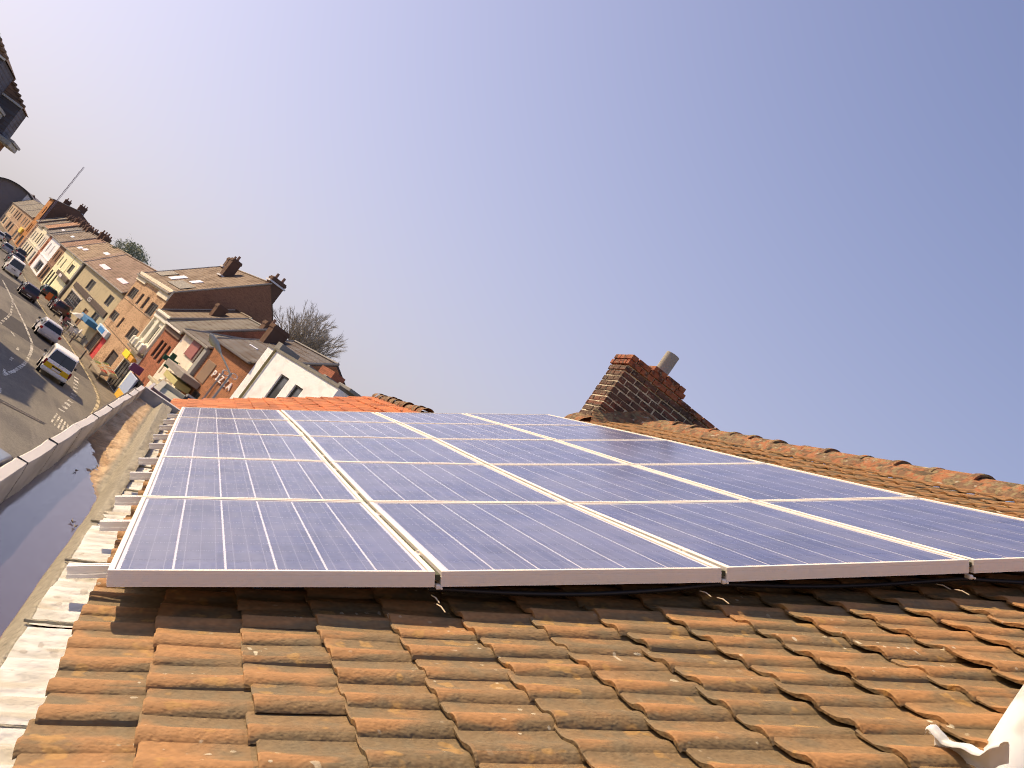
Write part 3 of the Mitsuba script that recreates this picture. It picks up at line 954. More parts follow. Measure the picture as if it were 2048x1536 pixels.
def house(key, label, s0, s1, eave, col, roofcol, openings=(), rq=3.6, rise=3.7, depth=7.4, chim=(), sky=(), wallmat='paint', sidecol=None, sidemat=None, fcol=(0.72, 0.70, 0.66),
          gutter=(0.25, 0.23, 0.20), sill=None, q0=0.0, over=0.22, flat=False, back=None):
    key = newkey(key)
    lab(key, label, 'house')
    s0, s1 = s0 + 0.012, s1 - 0.012
    ss = sorted({s0, s1, *[v for o in openings for v in o[:2]]})
    hs = sorted({0.0, eave, *[v for o in openings for v in o[2:4]]})
    m = MB(STREET)
    for a, b in zip(ss[:-1], ss[1:]):
        for c, d in zip(hs[:-1], hs[1:]):
            if not any(o[0] < (a + b) / 2 < o[1] and o[2] < (c + d) / 2 < o[3] for o in openings):
                m.quad((b, q0, c), (a, q0, c), (a, q0, d), (b, q0, d))
    for o in openings:
        a, b, c, d = o[:4]
        e = q0 + 0.2
        m.quad((a, q0, c), (a, e, c), (a, e, d), (a, q0, d)).quad((b, q0, c), (b, q0, d), (b, e, d), (b, e, c))
        m.quad((a, q0, c), (b, q0, c), (b, e, c), (a, e, c)).quad((a, q0, d), (a, e, d), (b, e, d), (b, q0, d))
    put(key + '__wall', m, wallmat, col=col)
    m = MB(STREET)
    be = back if back is not None else eave - 0.3
    if flat:
        prof = [(q0, 0), (q0, eave), (depth, eave), (depth, 0)]
    else:
        prof = [(q0, 0), (q0, eave), (rq, eave + rise - 0.14), (depth, be), (depth, 0)]
    for s_ in (s0, s1):
        m.add([(s_, q, h) for q, h in prof], [tuple(range(len(prof)))])
    m.quad((s0, depth, 0), (s1, depth, 0), (s1, depth, be if not flat else eave), (s0, depth, be if not flat else eave))
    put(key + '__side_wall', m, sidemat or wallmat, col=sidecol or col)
    m = MB(STREET)
    if flat:
        m.box(s0 - 0.005, s1 + 0.005, q0 - 0.06, depth, eave + 0.002, eave + 0.16)
        rk = put(key + '__roof', m, 'paint', col=roofcol)
    else:
        sl = rise / (rq - q0)
        slab(m, s0, s1, (q0 - over, eave - over * sl + 0.04), (rq, eave + rise))
        slab(m, s0, s1, (rq, eave + rise), (depth + 0.1, be + 0.05))
        rk = put(key + '__roof', m, 'far_roof', col=tuple(0.78 * x for x in roofcol))
        m = MB(STREET)
        m.cbox(s0, s1, q0 - over - 0.12, q0 - over + 0.02, eave - over * sl - 0.14, eave - over * sl + 0.02, 0.02)
        put(key + '__gutter', m, 'plain', col=gutter)
        m = MB(STREET)
        m.tube([(s0, rq, eave + rise + 0.02), (s1, rq, eave + rise + 0.02)], 0.09, 6)
        put(rk + '__ridge', m, 'plain', col=tuple(0.6 * c for c in roofcol))
        for s_ in (s0, s1):
            m = MB(STREET)
            p0, p1 = np.array([s_, q0 - over, eave - over * sl + 0.06]), np.array([s_, rq, eave + rise + 0.02])
            m.tube([p0, p1], 0.07, 4)
            put(rk + '__verge', m, 'plain', col=(0.42, 0.36, 0.28))
        for a, b, u0, u1, c in sky:
            m = MB(STREET)
            p0, p1 = np.array([q0, eave]), np.array([rq, eave + rise])
            e0, e1 = p0 + (p1 - p0) * u0, p0 + (p1 - p0) * u1
            up = np.array([-(p1 - p0)[1], (p1 - p0)[0]]) / np.linalg.norm(p1 - p0)
            slab(m, a, b, e0 + up * 0.09, e1 + up * 0.09, 0.2)
            put(rk + '__skylight_or_terrace', m, 'gloss' if c[0] > 0.3 else 'plain', col=c)
    for (cs, cq, w, dq, top, pots) in chim:
        m = MB(STREET)
        m.box(cs - w / 2, cs + w / 2, cq - dq / 2, cq + dq / 2, eave + 0.5, top)
        m.box(cs - w / 2 - 0.05, cs + w / 2 + 0.05, cq - dq / 2 - 0.05, cq + dq / 2 + 0.05, top - 0.28, top - 0.12)
        ck = put(key + '__chimney', m, 'brickwork', col=(0.15, 0.095, 0.07))
        if top > 12:
            m = MB(STREET)
            m.box(cs - w / 2 - 0.12, cs + w / 2 + 0.12, cq - dq / 2 - 0.14, cq + dq / 2 + 0.1, eave + rise * (cq - q0) / (rq - q0) - 0.28, eave + rise * (cq - q0) / (rq - q0) - 0.14)
            put(ck + '__flashing', m, 'plain', col=(0.70, 0.70, 0.70))
        for k in range(pots):
            m = MB(STREET)
            c = cq - dq / 2 + dq * (k + 0.5) / pots
            m.tube([(cs, c, top), (cs, c, top + 0.42)], [0.13, 0.11], 8)
            put(ck + '__pot', m, 'plain', col=(0.30, 0.17, 0.11))
    for o in openings:
        a, b, c, d = o[:4]
        kind = o[4] if len(o) > 4 else 'w1'
        if kind[0] == 'w':
            window(key, a, b, c, d, fcol, int(kind[1]), 0.13 + q0, int(kind[2]) if len(kind) > 2 else 0)
            if sill is not None:
                m = MB(STREET)
                m.box(a - 0.08, b + 0.08, q0 - 0.08, q0 + 0.04, c - 0.10, c + 0.002)
                put(key + '__sill', m, 'plain', col=sill)
        else:
            window(key, a, b, c, d, tuple(x * 0.8 for x in kind[1]), 0, 0.15 + q0, 3, kind[0], kind[1])
    return key


def bar(key, s0, s1, q0, q1, h0, h1, col, bsdf='paint', c=0.02, **k):
    m = MB(STREET)
    m.cbox(s0, s1, q0, q1, h0, h1, min(c, 0.3 * min(abs(s1 - s0), abs(q1 - q0), abs(h1 - h0))))
    return put(key, m, bsdf, col=col, **k)


def writing(key, text, s, q, h, height, col, depth=0.04, bold=True, group=None, stretch=1.0, bsdf='plain', **k):
    """Lettering on a front: read from the street, so it runs towards smaller s."""
    t = meshkit.text_mesh(text, height, depth, bold)
    v = np.array(t.vertices)
    v = np.stack([s - v[:, 0] * stretch, q - v[:, 2], h + v[:, 1]], 1)
    return put(key, trimesh.Trimesh(STREET(v), np.array(t.faces), process=False), bsdf, col=col, **k)


TAN = (0.64, 0.43, 0.25)
k = house('brick_house', 'tall tan brick house with white fascia, wide windows and a brown gable roof', 5.3, 22.1, 8.62, TAN, (0.22, 0.14, 0.085),
          [(17.8, 21.4, 6.15, 7.22, 'w2'), (14.5, 15.7, 6.1, 7.2, 'w0'), (11.6, 12.8, 6.05, 7.25, 'w0'), (6.9, 10.0, 5.95, 7.12, 'w2'), (18.3, 21.9, 3.6, 4.52, 'w2'), (15.05, 16.1, 3.5, 4.56, 'w0'),
           (6.85, 10.4, 3.45, 4.6, 'w2'), (7.35, 10.9, 0.06, 2.1, ('garage_door', (0.06, 0.045, 0.04))), (18.6, 22.0, 0.15, 2.1, 'w4'), (15.5, 18.45, 0.1, 2.1, ('shop_door', (0.62, 0.05, 0.05)))],
          rq=5.75, rise=5.25, depth=8.3, wallmat='brickwork', sidecol=(0.36, 0.185, 0.11), fcol=(0.20, 0.17, 0.14), back=10.6,
          chim=[(14.0, 4.35, 1.2, 0.85, 14.3, 1), (20.8, 5.6, 0.9, 0.9, 14.6, 1), (5.95, 6.2, 1.1, 1.3, 14.5, 2)],
          sky=[(7.0, 13.0, 0.10, 0.26, (0.035, 0.03, 0.03)), (18.0, 21.5, 0.14, 0.34, (0.05, 0.04, 0.035)), (14.5, 16.5, 0.18, 0.36, (0.78, 0.76, 0.74)), (10.2, 11.8, 0.30, 0.42, (0.7, 0.7, 0.72))])  # dark slabs stand for roof terraces, pale ones are skylights
bar(k + '__fascia', 5.25, 22.1, -0.16, -0.005, 8.17, 8.78, (0.86, 0.80, 0.60))
bar(k + '__fascia', 5.25, 10.05, -0.14, -0.005, 7.76, 8.168, (0.86, 0.80, 0.60))
bar(k + '__fascia', 16.95, 22.1, -0.14, -0.005, 7.9, 8.168, (0.86, 0.80, 0.60))
bar(k + '__string_course', 5.35, 22.0, -0.03, 0.01, 5.87, 5.93, (0.16, 0.10, 0.06))
bar(k + '__string_course', 5.35, 22.0, -0.03, 0.01, 2.98, 3.03, (0.16, 0.10, 0.06))
bar(k + '__sign_board', 15.6, 21.8, -0.30, -0.02, 2.16, 2.80, (0.55, 0.72, 0.82))
bar(k + '__sign_board__logo', 17.4, 20.6, -0.33, -0.302, 2.26, 2.70, (0.03, 0.22, 0.55), 'plain')
bar(k + '__sign_board__end', 15.62, 17.2, -0.32, -0.302, 2.19, 2.77, (0.62, 0.58, 0.60), 'plain')
bar(k + '__awning', 22.6, 27.8, -1.2, -0.05, 1.95, 2.45, (0.04, 0.20, 0.42))

CRM = (0.95, 0.92, 0.74)
k = house('plastered_house', 'narrow cream house with white pilasters and a yellow shop sign', -0.2, 5.3, 6.95, CRM, (0.20, 0.135, 0.085),
          [(3.75, 4.7, 4.4, 5.92, 'w0'), (1.7, 2.35, 4.35, 5.9, 'w0'), (0.55, 1.35, 4.35, 5.9, 'w0'), (0.7, 5.1, 0.12, 2.35, 'w3')], rq=4.7, rise=3.45, depth=8.5, fcol=(0.12, 0.11, 0.09),
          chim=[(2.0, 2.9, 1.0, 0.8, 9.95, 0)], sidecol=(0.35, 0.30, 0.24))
for a, b in ((-0.1, 0.4), (2.5, 3.55), (4.85, 5.2)):
    bar(k + '__pilaster', a, b, -0.14, 0.01, 3.6, 6.3, (0.90, 0.87, 0.70))
bar(k + '__attic', -0.15, 5.25, -0.22, 0.02, 6.3, 6.98, (0.92, 0.90, 0.76))
for a, b in ((0.0, 1.0), (1.5, 2.2), (3.3, 4.1), (4.5, 5.1)):
    bar(k + '__baluster', a, b, -0.55, -0.12, 3.5, 4.25, (0.90, 0.88, 0.72), c=0.12)
bar(k + '__balcony_slab', -0.1, 5.2, -0.5, -0.01, 3.3, 3.48, (0.30, 0.26, 0.20))
bar(k + '__sign_board', 2.35, 4.85, -0.42, -0.1, 2.5, 3.02, (0.95, 0.80, 0.02), 'plain')
bar(k + '__sign_board', 4.9, 5.25, -0.36, -0.1, 2.5, 2.95, (0.75, 0.22, 0.03), 'plain')
bar(k + '__sign_board', 0.7, 2.3, -0.36, -0.1, 2.55, 2.95, (0.75, 0.35, 0.04), 'plain')

k = house('red_brick_house', 'narrow red brick house with three tall dark windows beside the cream pilaster house', -6.15, -0.2, 6.72, (0.46, 0.17, 0.09), (0.15, 0.14, 0.125),
          [(-2.45, -1.5, 3.9, 5.32, 'w0'), (-3.75, -2.9, 3.87, 5.32, 'w0'), (-5.35, -4.5, 3.86, 5.33, 'w0'), (-5.6, -0.8, 0.15, 2.2, 'w2')], rq=4.5, rise=3.55, depth=8.5, wallmat='brickwork', fcol=(0.10, 0.07, 0.05),
          gutter=(0.72, 0.70, 0.62), chim=[(-5.4, 4.7, 1.0, 1.0, 10.75, 1)])
bar(k + '__cornice', -6.1, -0.25, -0.12, 0.0, 6.0, 6.35, (0.20, 0.13, 0.09))
bar(k + '__advert_panel', -3.6, -0.5, -0.16, -0.02, 0.7, 2.1, (0.42, 0.52, 0.72), 'plain')
bar(k + '__advert_panel', -3.6, -0.5, -0.16, -0.02, 0.1, 0.69, (0.80, 0.48, 0.05), 'plain')
bar(k + '__hanging_sign', -4.2, -3.9, -1.15, -0.3, 2.4, 2.98, (0.16, 0.06, 0.16), 'plain')
writing(k + '__hanging_sign__letter', 'P', -3.85, -1.17, 2.5, 0.36, (0.75, 0.78, 0.85))

k = house('pharmacy', 'cream pharmacy front with a maroon panel beside the green cross', -14.6, -6.2, 6.95, (0.94, 0.83, 0.66), (0.15, 0.14, 0.13),
          [(-13.35, -12.15, 5.45, 6.85, 'w0'), (-7.1, -6.7, 3.45, 4.38, 'w0'), (-9.6, -9.2, 2.45, 4.15, 'w0'), (-13.3, -7.2, 0.15, 2.3, 'w3')], rq=4.4, rise=2.2, depth=8.5, fcol=(0.20, 0.13, 0.10))
bar(k + '__maroon_panel', -12.05, -9.6, -0.10, -0.005, 5.55, 6.85, (0.36, 0.13, 0.12), 'plain')
bar(k + '__corner_pier', -14.6, -13.75, -0.25, -0.01, 0.2, 6.76, (0.36, 0.36, 0.33))
bar(k + '__canopy', -17.5, -11.9, -1.25, -0.05, 4.45, 4.85, (0.34, 0.31, 0.27))
bar(k + '__awning', -16.6, -12.8, -1.1, -0.1, 3.85, 4.25, (0.62, 0.56, 0.24))
bar(k + '__awning', -16.2, -11.6, -1.5, -0.1, 3.1, 3.3, (0.52, 0.47, 0.33))
m = MB(STREET)
m.tube([(-11.3, -0.5, 3.15), (-11.3, -0.5, 3.25), (-11.3, -0.5, 3.45), (-11.3, -0.5, 3.6)], [0.16, 0.30, 0.30, 0.10], 14)
m.box(-11.34, -11.26, -0.5, 0.0, 3.55, 3.62)
put(k + '__globe_lamp', m, 'plain', smooth=40, col=(0.85, 0.80, 0.66))
GC = newkey('pharmacy_cross')
lab(GC, 'dark green pharmacy cross hanging out from the cream front', 'sign')
c = stq(-10.1, -0.62, 4.72)
fr = Frame(c, (0.98, 0.20, 0), (0, 0, 1), (0.20, -0.98, 0))
m = MB(fr)
a, b, t = 0.17, 0.52, 0.08
m.prism([(-a, -b), (a, -b), (a, -a), (b, -a), (b, a), (a, a), (a, b), (-a, b), (-a, a), (-b, a), (-b, -a), (-a, -a)], -t, t, 2)
put(GC + '__cross', m, 'plain', col=(0.012, 0.085, 0.05))
m = MB(fr)
a, b, t = 0.13, 0.47, 0.088
m.prism([(-a, -b), (a, -b), (a, -a), (b, -a), (b, a), (a, a), (a, b), (-a, b), (-a, a), (-b, a), (-b, -a), (-a, -a)], -t, t, 2)
put(GC + '__face', m, 'plain', col=(0.010, 0.055, 0.04))
m = MB(STREET)
m.tube([(-10.1, -0.1, 4.9), (-10.1, 0.02, 4.9)], 0.03, 6)
put(GC + '__arm', m, 'plain', col=(0.2, 0.2, 0.2))

k = house('brick_house', 'orange brown brick house with white lettering and a slate grey roof', -23.6, -14.6, 7.72, (0.44, 0.19, 0.09), (0.10, 0.095, 0.105),
          [(-22.3, -20.4, 3.0, 4.4, 'w1'), (-18.6, -16.6, 3.0, 4.4, 'w1'), (-22.6, -16.0, 0.2, 2.3, 'w3')], rq=3.9, rise=2.6, depth=8.5, wallmat='brickwork', fcol=(0.10, 0.08, 0.07), gutter=(0.10, 0.09, 0.09),
          chim=[(-15.2, 2.5, 1.0, 1.1, 10.45, 0)], sky=[(-19, -17, 0.25, 0.27, (0.6, 0.6, 0.65))])
sx = -18.15
for ch, dx in (('P', 1.15), ('I', 0.75), ('Z', 1.05), ('Z', 1.05), ('A', 1.0)):
    writing(k + '__letter', ch, sx, -0.05, 5.62, 0.42, (0.88, 0.84, 0.80), 0.05, stretch=1.9)
    sx -= dx
bar(k + '__pier', -17.6, -15.4, -0.05, 0.01, 4.9, 6.3, (0.26, 0.17, 0.11))
m = MB(STREET)
m.tube([(-20.0, -0.12, 3.6), (-20.0, -0.12, 6.3)], 0.06, 6)
put(k + '__downpipe', m, 'plain', col=(0.45, 0.42, 0.38))

k = house('white_house', 'bright white rendered house with two tall dark windows and a grey coping', -36.2, -23.65, 8.85, (0.98, 0.98, 0.96), (0.20, 0.195, 0.17),
          [(-29.85, -28.35, 5.7, 8.0, 'w0'), (-32.4, -31.05, 5.7, 7.95, 'w0'), (-30.0, -28.3, 2.4, 4.2, 'w1'), (-34.5, -31.5, 0.3, 2.4, 'w2')], depth=8.0, flat=True, fcol=(0.10, 0.09, 0.07))
m = MB(STREET)
m.tube([(-25.4, -0.09, 0.1), (-25.4, -0.09, 8.9)], 0.075, 8)
put(k + '__downpipe', m, 'plain', col=(0.30, 0.26, 0.12))
bar(k + '__band', -36.1, -23.7, -0.07, -0.002, 4.85, 5.1, (0.80, 0.72, 0.45))
m = MB(STREET)
m.box(-29.1, -26.9, 2.0, 2.7, 8.9, 9.66)
put(k + '__chimney', m, 'brickwork', col=(0.40, 0.14, 0.08))
for a, b, h in ((-36.6, -34.9, 9.16), (-24.6, -23.65, 9.4), (-30.3, -29.9, 9.12), (-33.1, -32.6, 9.12)):
    bar(k + '__roof_box', a, b, 0.3, 1.5, 9.0, h, (0.25, 0.25, 0.23))

PUBC = (0.50, 0.42, 0.25)
k = house('corner_pub', 'wide beige corner pub with a dark sign band over its window and two pink skylights', 22.15, 56.5, 6.42, PUBC, (0.235, 0.125, 0.085),
          [(40.7, 45.2, 3.98, 5.24, 'w1'), (25.5, 29.0, 4.2, 5.3, 'w1'), (25.9, 29.8, 2.1, 3.1, 'w1'), (41.5, 52.4, 1.15, 2.75, 'w52'), (33.0, 36.0, 0.1, 2.6, ('door', (0.24, 0.13, 0.06)))], rq=3.0, rise=3.4, depth=6.2,
          fcol=(0.12, 0.11, 0.12), sky=[(43.5, 50.0, 0.12, 0.26, (0.62, 0.48, 0.48)), (28.2, 33.5, 0.10, 0.22, (0.62, 0.48, 0.48)), (26.0, 26.6, 0.35, 0.55, (0.10, 0.07, 0.06))])
bar(k + '__sign_band', 23.4, 52.9, -0.14, -0.005, 3.22, 3.85, (0.085, 0.06, 0.05))
writing(k + '__sign_band__letter', 'CG', 37.6, -0.15, 3.3, 0.42, (0.62, 0.60, 0.56), 0.03, stretch=3.0)
bar(k + '__window_surround', 41.1, 52.8, -0.06, -0.004, 2.76, 2.95, (0.60, 0.56, 0.48))
bar(k + '__window_surround', 41.1, 52.8, -0.10, -0.004, 1.0, 1.14, (0.60, 0.56, 0.48))
bar(k + '__plinth', 22.2, 56.4, -0.04, -0.004, 0.1, 0.75, (0.30, 0.27, 0.22))
m = MB(STREET)
m.tube([(55.9, -0.12, 0.1), (55.9, -0.12, 6.2)], 0.20, 8)
put(k + '__downpipe', m, 'plain', col=(0.16, 0.145, 0.12))
# hipped corner roof of the pub, set above the eave
m = MB(STREET)
m.add([(56.5, -0.25, 6.30), (56.5, 3.0, 9.85), (61.0, 3.0, 9.85), (59.0, -0.25, 6.30)], [(0, 1, 2, 3)])
put(k + '__hip', m, 'far_roof', col=(0.20, 0.11, 0.075))

YEL = (0.95, 0.90, 0.55)
k = house('yellow_house', 'pale yellow house with narrow slit windows left of the corner pub', 56.55, 82.2, 6.30, YEL, (0.30, 0.19, 0.105),
          [(63.1, 67.2, 3.75, 5.0, 'w0'), (79.2, 80.4, 3.5, 4.96, 'w0'), (74.4, 75.6, 3.47, 4.95, 'w0'), (71.5, 73.5, 0.8, 2.6, 'w0'), (75.5, 77.5, 0.5, 2.6, 'w0'), (79.0, 81.0, 0.3, 2.6, 'w0')], fcol=(0.10, 0.09, 0.06),
          sky=[(62, 66, 0.55, 0.66, (0.75, 0.78, 0.78)), (77, 80, 0.18, 0.30, (0.70, 0.72, 0.74)), (73, 76, 0.24, 0.36, (0.70, 0.62, 0.60))])
bar(k + '__sign_band', 57.0, 71.0, -0.5, -0.02, 2.75, 3.35, (0.10, 0.075, 0.06))
bar(k + '__sign_band__board', 63.5, 66.5, -0.56, -0.50, 2.8, 3.2, (0.75, 0.68, 0.64), 'plain')
bar(k + '__string_course', 68.2, 68.5, -0.05, -0.003, 3.4, 6.2, (0.62, 0.55, 0.30))
bar(k + '__grey_corner', 56.6, 59.2, -0.08, -0.003, 0.1, 6.2, (0.34, 0.33, 0.27))

ROWH = [
    (82.2, 91.5, 6.30, (0.26, 0.15, 0.09), (0.34, 0.13, 0.07), 'dark brown brick house between the yellow house and a white house', 'brickwork', [(84.0, 85.4, 3.5, 5.2), (88.0, 89.4, 3.5, 5.2), (83.6, 86.4, 0.4, 2.5), (88, 90, 0.2, 2.5)]),
    (91.5, 108.3, 6.45, (0.93, 0.91, 0.84), (0.19, 0.13, 0.10), 'tall white rendered house with slit windows in the far row', 'paint', [(97.0, 98.2, 3.5, 5.2), (103.4, 104.8, 3.5, 5.2), (94.0, 103.0, 0.3, 2.2)]),
    (108.3, 113.2, 6.4, (0.42, 0.17, 0.10), (0.14, 0.14, 0.16), 'narrow red brick house left of the white row house', 'brickwork', [(109.7, 111.2, 3.3, 5.1), (109.7, 111.6, 0.3, 2.4)]),
    (113.2, 121.5, 6.5, (0.62, 0.58, 0.48), (0.14, 0.14, 0.16), 'grey cream house left of the narrow red brick house', 'paint', [(114.6, 116.0, 3.3, 5.2), (118.0, 119.6, 3.3, 5.2), (115, 118, 0.3, 2.4)]),
    (121.5, 132.0, 6.9, (0.72, 0.66, 0.46), (0.55, 0.20, 0.07), 'cream house under the bright orange roof in the far row', 'paint', [(123.5, 125.6, 3.4, 5.4), (128.0, 130.0, 3.4, 5.4), (123, 126, 0.3, 2.5), (128, 130.6, 0.3, 2.5)]),
    (132.0, 145.0, 6.5, (0.66, 0.60, 0.44), (0.20, 0.16, 0.13), 'pale house in the far row with paired windows', 'paint', [(134, 136.2, 3.2, 5.0), (140, 142.2, 3.2, 5.0), (134, 137, 0.3, 2.4), (139.5, 142.5, 0.2, 2.4)]),
    (145.0, 153.0, 6.9, (0.45, 0.28, 0.16), (0.22, 0.18, 0.15), 'tan brick house before the tall orange fronted house', 'brickwork', [(147, 149.2, 3.6, 5.6), (147, 150, 0.3, 2.4)]),
    (164.0, 196.0, 6.9, (0.48, 0.31, 0.18), (0.21, 0.195, 0.165), 'long tan house with a big grey brown roof beyond the tall orange house', 'brickwork', [(168, 171, 3.8, 5.8), (176, 179, 3.8, 5.8), (184, 187, 3.8, 5.8), (168, 173, 0.3, 2.6), (178, 184, 0.3, 2.6)]),
    (196.0, 230.0, 6.9, (0.42, 0.30, 0.20), (0.21, 0.195, 0.165), 'brown house with many windows in the distant row', 'brickwork', [(200, 204, 3.8, 5.8), (210, 214, 3.8, 5.8), (220, 224, 3.8, 5.8), (200, 206, 0.3, 2.6), (212, 220, 0.3, 2.6)]),
    (230.0, 268.0, 6.9, (0.50, 0.38, 0.24), (0.22, 0.20, 0.17), 'buff house with a string of windows in the distant row', 'paint', [(236, 241, 3.8, 5.8), (248, 253, 3.8, 5.8), (258, 263, 3.8, 5.8), (236, 244, 0.3, 2.6), (250, 258, 0.3, 2.6)]),
    (268.0, 276.0, 8.2, (0.72, 0.38, 0.08), (0.20, 0.15, 0.12), 'ochre orange house with a white cornice far down the street', 'paint', [(270, 274, 3.2, 5.2)]),
    (276.0, 318.0, 7.4, (0.40, 0.22, 0.14), (0.22, 0.17, 0.14), 'red brown house near the far end of the street', 'brickwork', [(282, 288, 3.4, 5.4), (298, 304, 3.4, 5.4), (282, 292, 0.3, 2.6)]),
    (318.0, 380.0, 7.4, (0.55, 0.48, 0.36), (0.22, 0.17, 0.14), 'pale house at the far end of the street', 'paint', [(328, 336, 3.4, 5.4), (350, 358, 3.4, 5.4), (328, 340, 0.3, 2.6)]),
]
for i, (a, b, ev, c1, c2, lb, wm, ops) in enumerate(ROWH):
    big = b - a > 20
    ch = [] if a > 150 else [(b - 0.6, 3.9, 1.0, 1.3, 11.05 + 0.25 * math.sin(5 * i), 3), ((a + b) / 2, 4.0, 0.9, 1.1, 10.75, 2)]
    k = house('row_house', lb, a, b, ev, tuple(min(0.96, 1.22 * x) for x in c1), tuple(0.8 * x for x in c2), [(*o, 'w1' if (o[3] < 3 or big) else 'w0') for o in ops], rise=3.65, chim=ch, wallmat=wm,
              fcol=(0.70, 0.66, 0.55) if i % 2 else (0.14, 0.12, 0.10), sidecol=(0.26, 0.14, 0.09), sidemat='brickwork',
              sky=[((a + b) / 2 - 1.5, (a + b) / 2 + 1.5, 0.35, 0.44, (0.78, 0.80, 0.82))] if a in (91.5, 113.2) else ())
    bar(k + '__cornice', a + 0.05, b - 0.05, -0.16, -0.003, ev - 0.45, ev - 0.2, (0.85, 0.82, 0.68) if a in (121.5, 268.0) else tuple(0.8 * x for x in c1))
    bar(k + '__string_course', a + 0.05, b - 0.05, -0.08, -0.003, 2.75, 2.98, tuple(min(1, 1.15 * x) for x in c1))
    if a == 145.0:
        pass
    if a == 164.0:
        bar(k + '__sign_board', 157.5 + 7, 172.0, -0.5, -0.1, 2.45, 3.6, (0.85, 0.66, 0.12), 'plain')
# tall house with an orange front and a dark side wall
k = house('tall_house', 'tall house with an orange brick front and a broad dark brown side wall', 153.0, 164.0, 12.0, (0.62, 0.27, 0.08), (0.16, 0.11, 0.09),
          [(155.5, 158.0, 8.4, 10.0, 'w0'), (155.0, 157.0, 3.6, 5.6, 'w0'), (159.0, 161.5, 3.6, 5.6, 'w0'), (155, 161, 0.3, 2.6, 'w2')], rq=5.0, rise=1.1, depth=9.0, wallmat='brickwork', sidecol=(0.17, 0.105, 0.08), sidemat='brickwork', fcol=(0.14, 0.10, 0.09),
          chim=[(158, 2.6, 1.0, 1.3, 13.6, 2), (157, 5.5, 1.2, 1.6, 14.4, 3)])
# barrel roofed hall at the far end
HA = newkey('arched_hall')
lab(HA, 'grey hall with a dark arched roof edge at the far end of the street', 'hall')
FRH = Frame((-66.0, 336.0, GZ), (1, 0, 0), (0, 1, 0), (0, 0, 1))
arc = [(7.5 * math.cos(t) - 3.0, 7.6 + 4.2 * math.sin(t)) for t in np.linspace(0, math.pi, 19)]
m = MB(FRH)
m.prism(arc + [(-10.5, 0), (4.5, 0)], 0.3, 24, 1)
put(HA + '__wall', m, 'paint', col=(0.20, 0.18, 0.19))
m = MB(FRH)
inner = [((x + 3) * 0.95 - 3, 7.6 + (z - 7.6) * 0.90) for x, z in arc]
v = [(x, y, z) for y in (-0.6, 0.1) for x, z in arc] + [(x, y, z) for y in (-0.6, 0.1) for x, z in inner]
n = len(arc)
f = []
for i in range(n - 1):
    f += [(i, i + 1, 2 * n + i + 1, 2 * n + i), (n + i, 3 * n + i, 3 * n + i + 1, n + i + 1), (i, n + i, n + i + 1, i + 1), (2 * n + i, 2 * n + i + 1, 3 * n + i + 1, 3 * n + i)]
m.add(v, f)
put(HA + '__arch_rib', m, 'plain', col=(0.06, 0.055, 0.05))
m = MB(FRH)
m.prism([(-0.4, 7.7), (3.4, 7.7), (2.2, 10.0), (-0.2, 10.9)], 0.1, 0.25, 1)
put(HA + '__window', m, 'plain', col=(0.82, 0.80, 0.80))  # pale plate standing for the sky seen through the arch

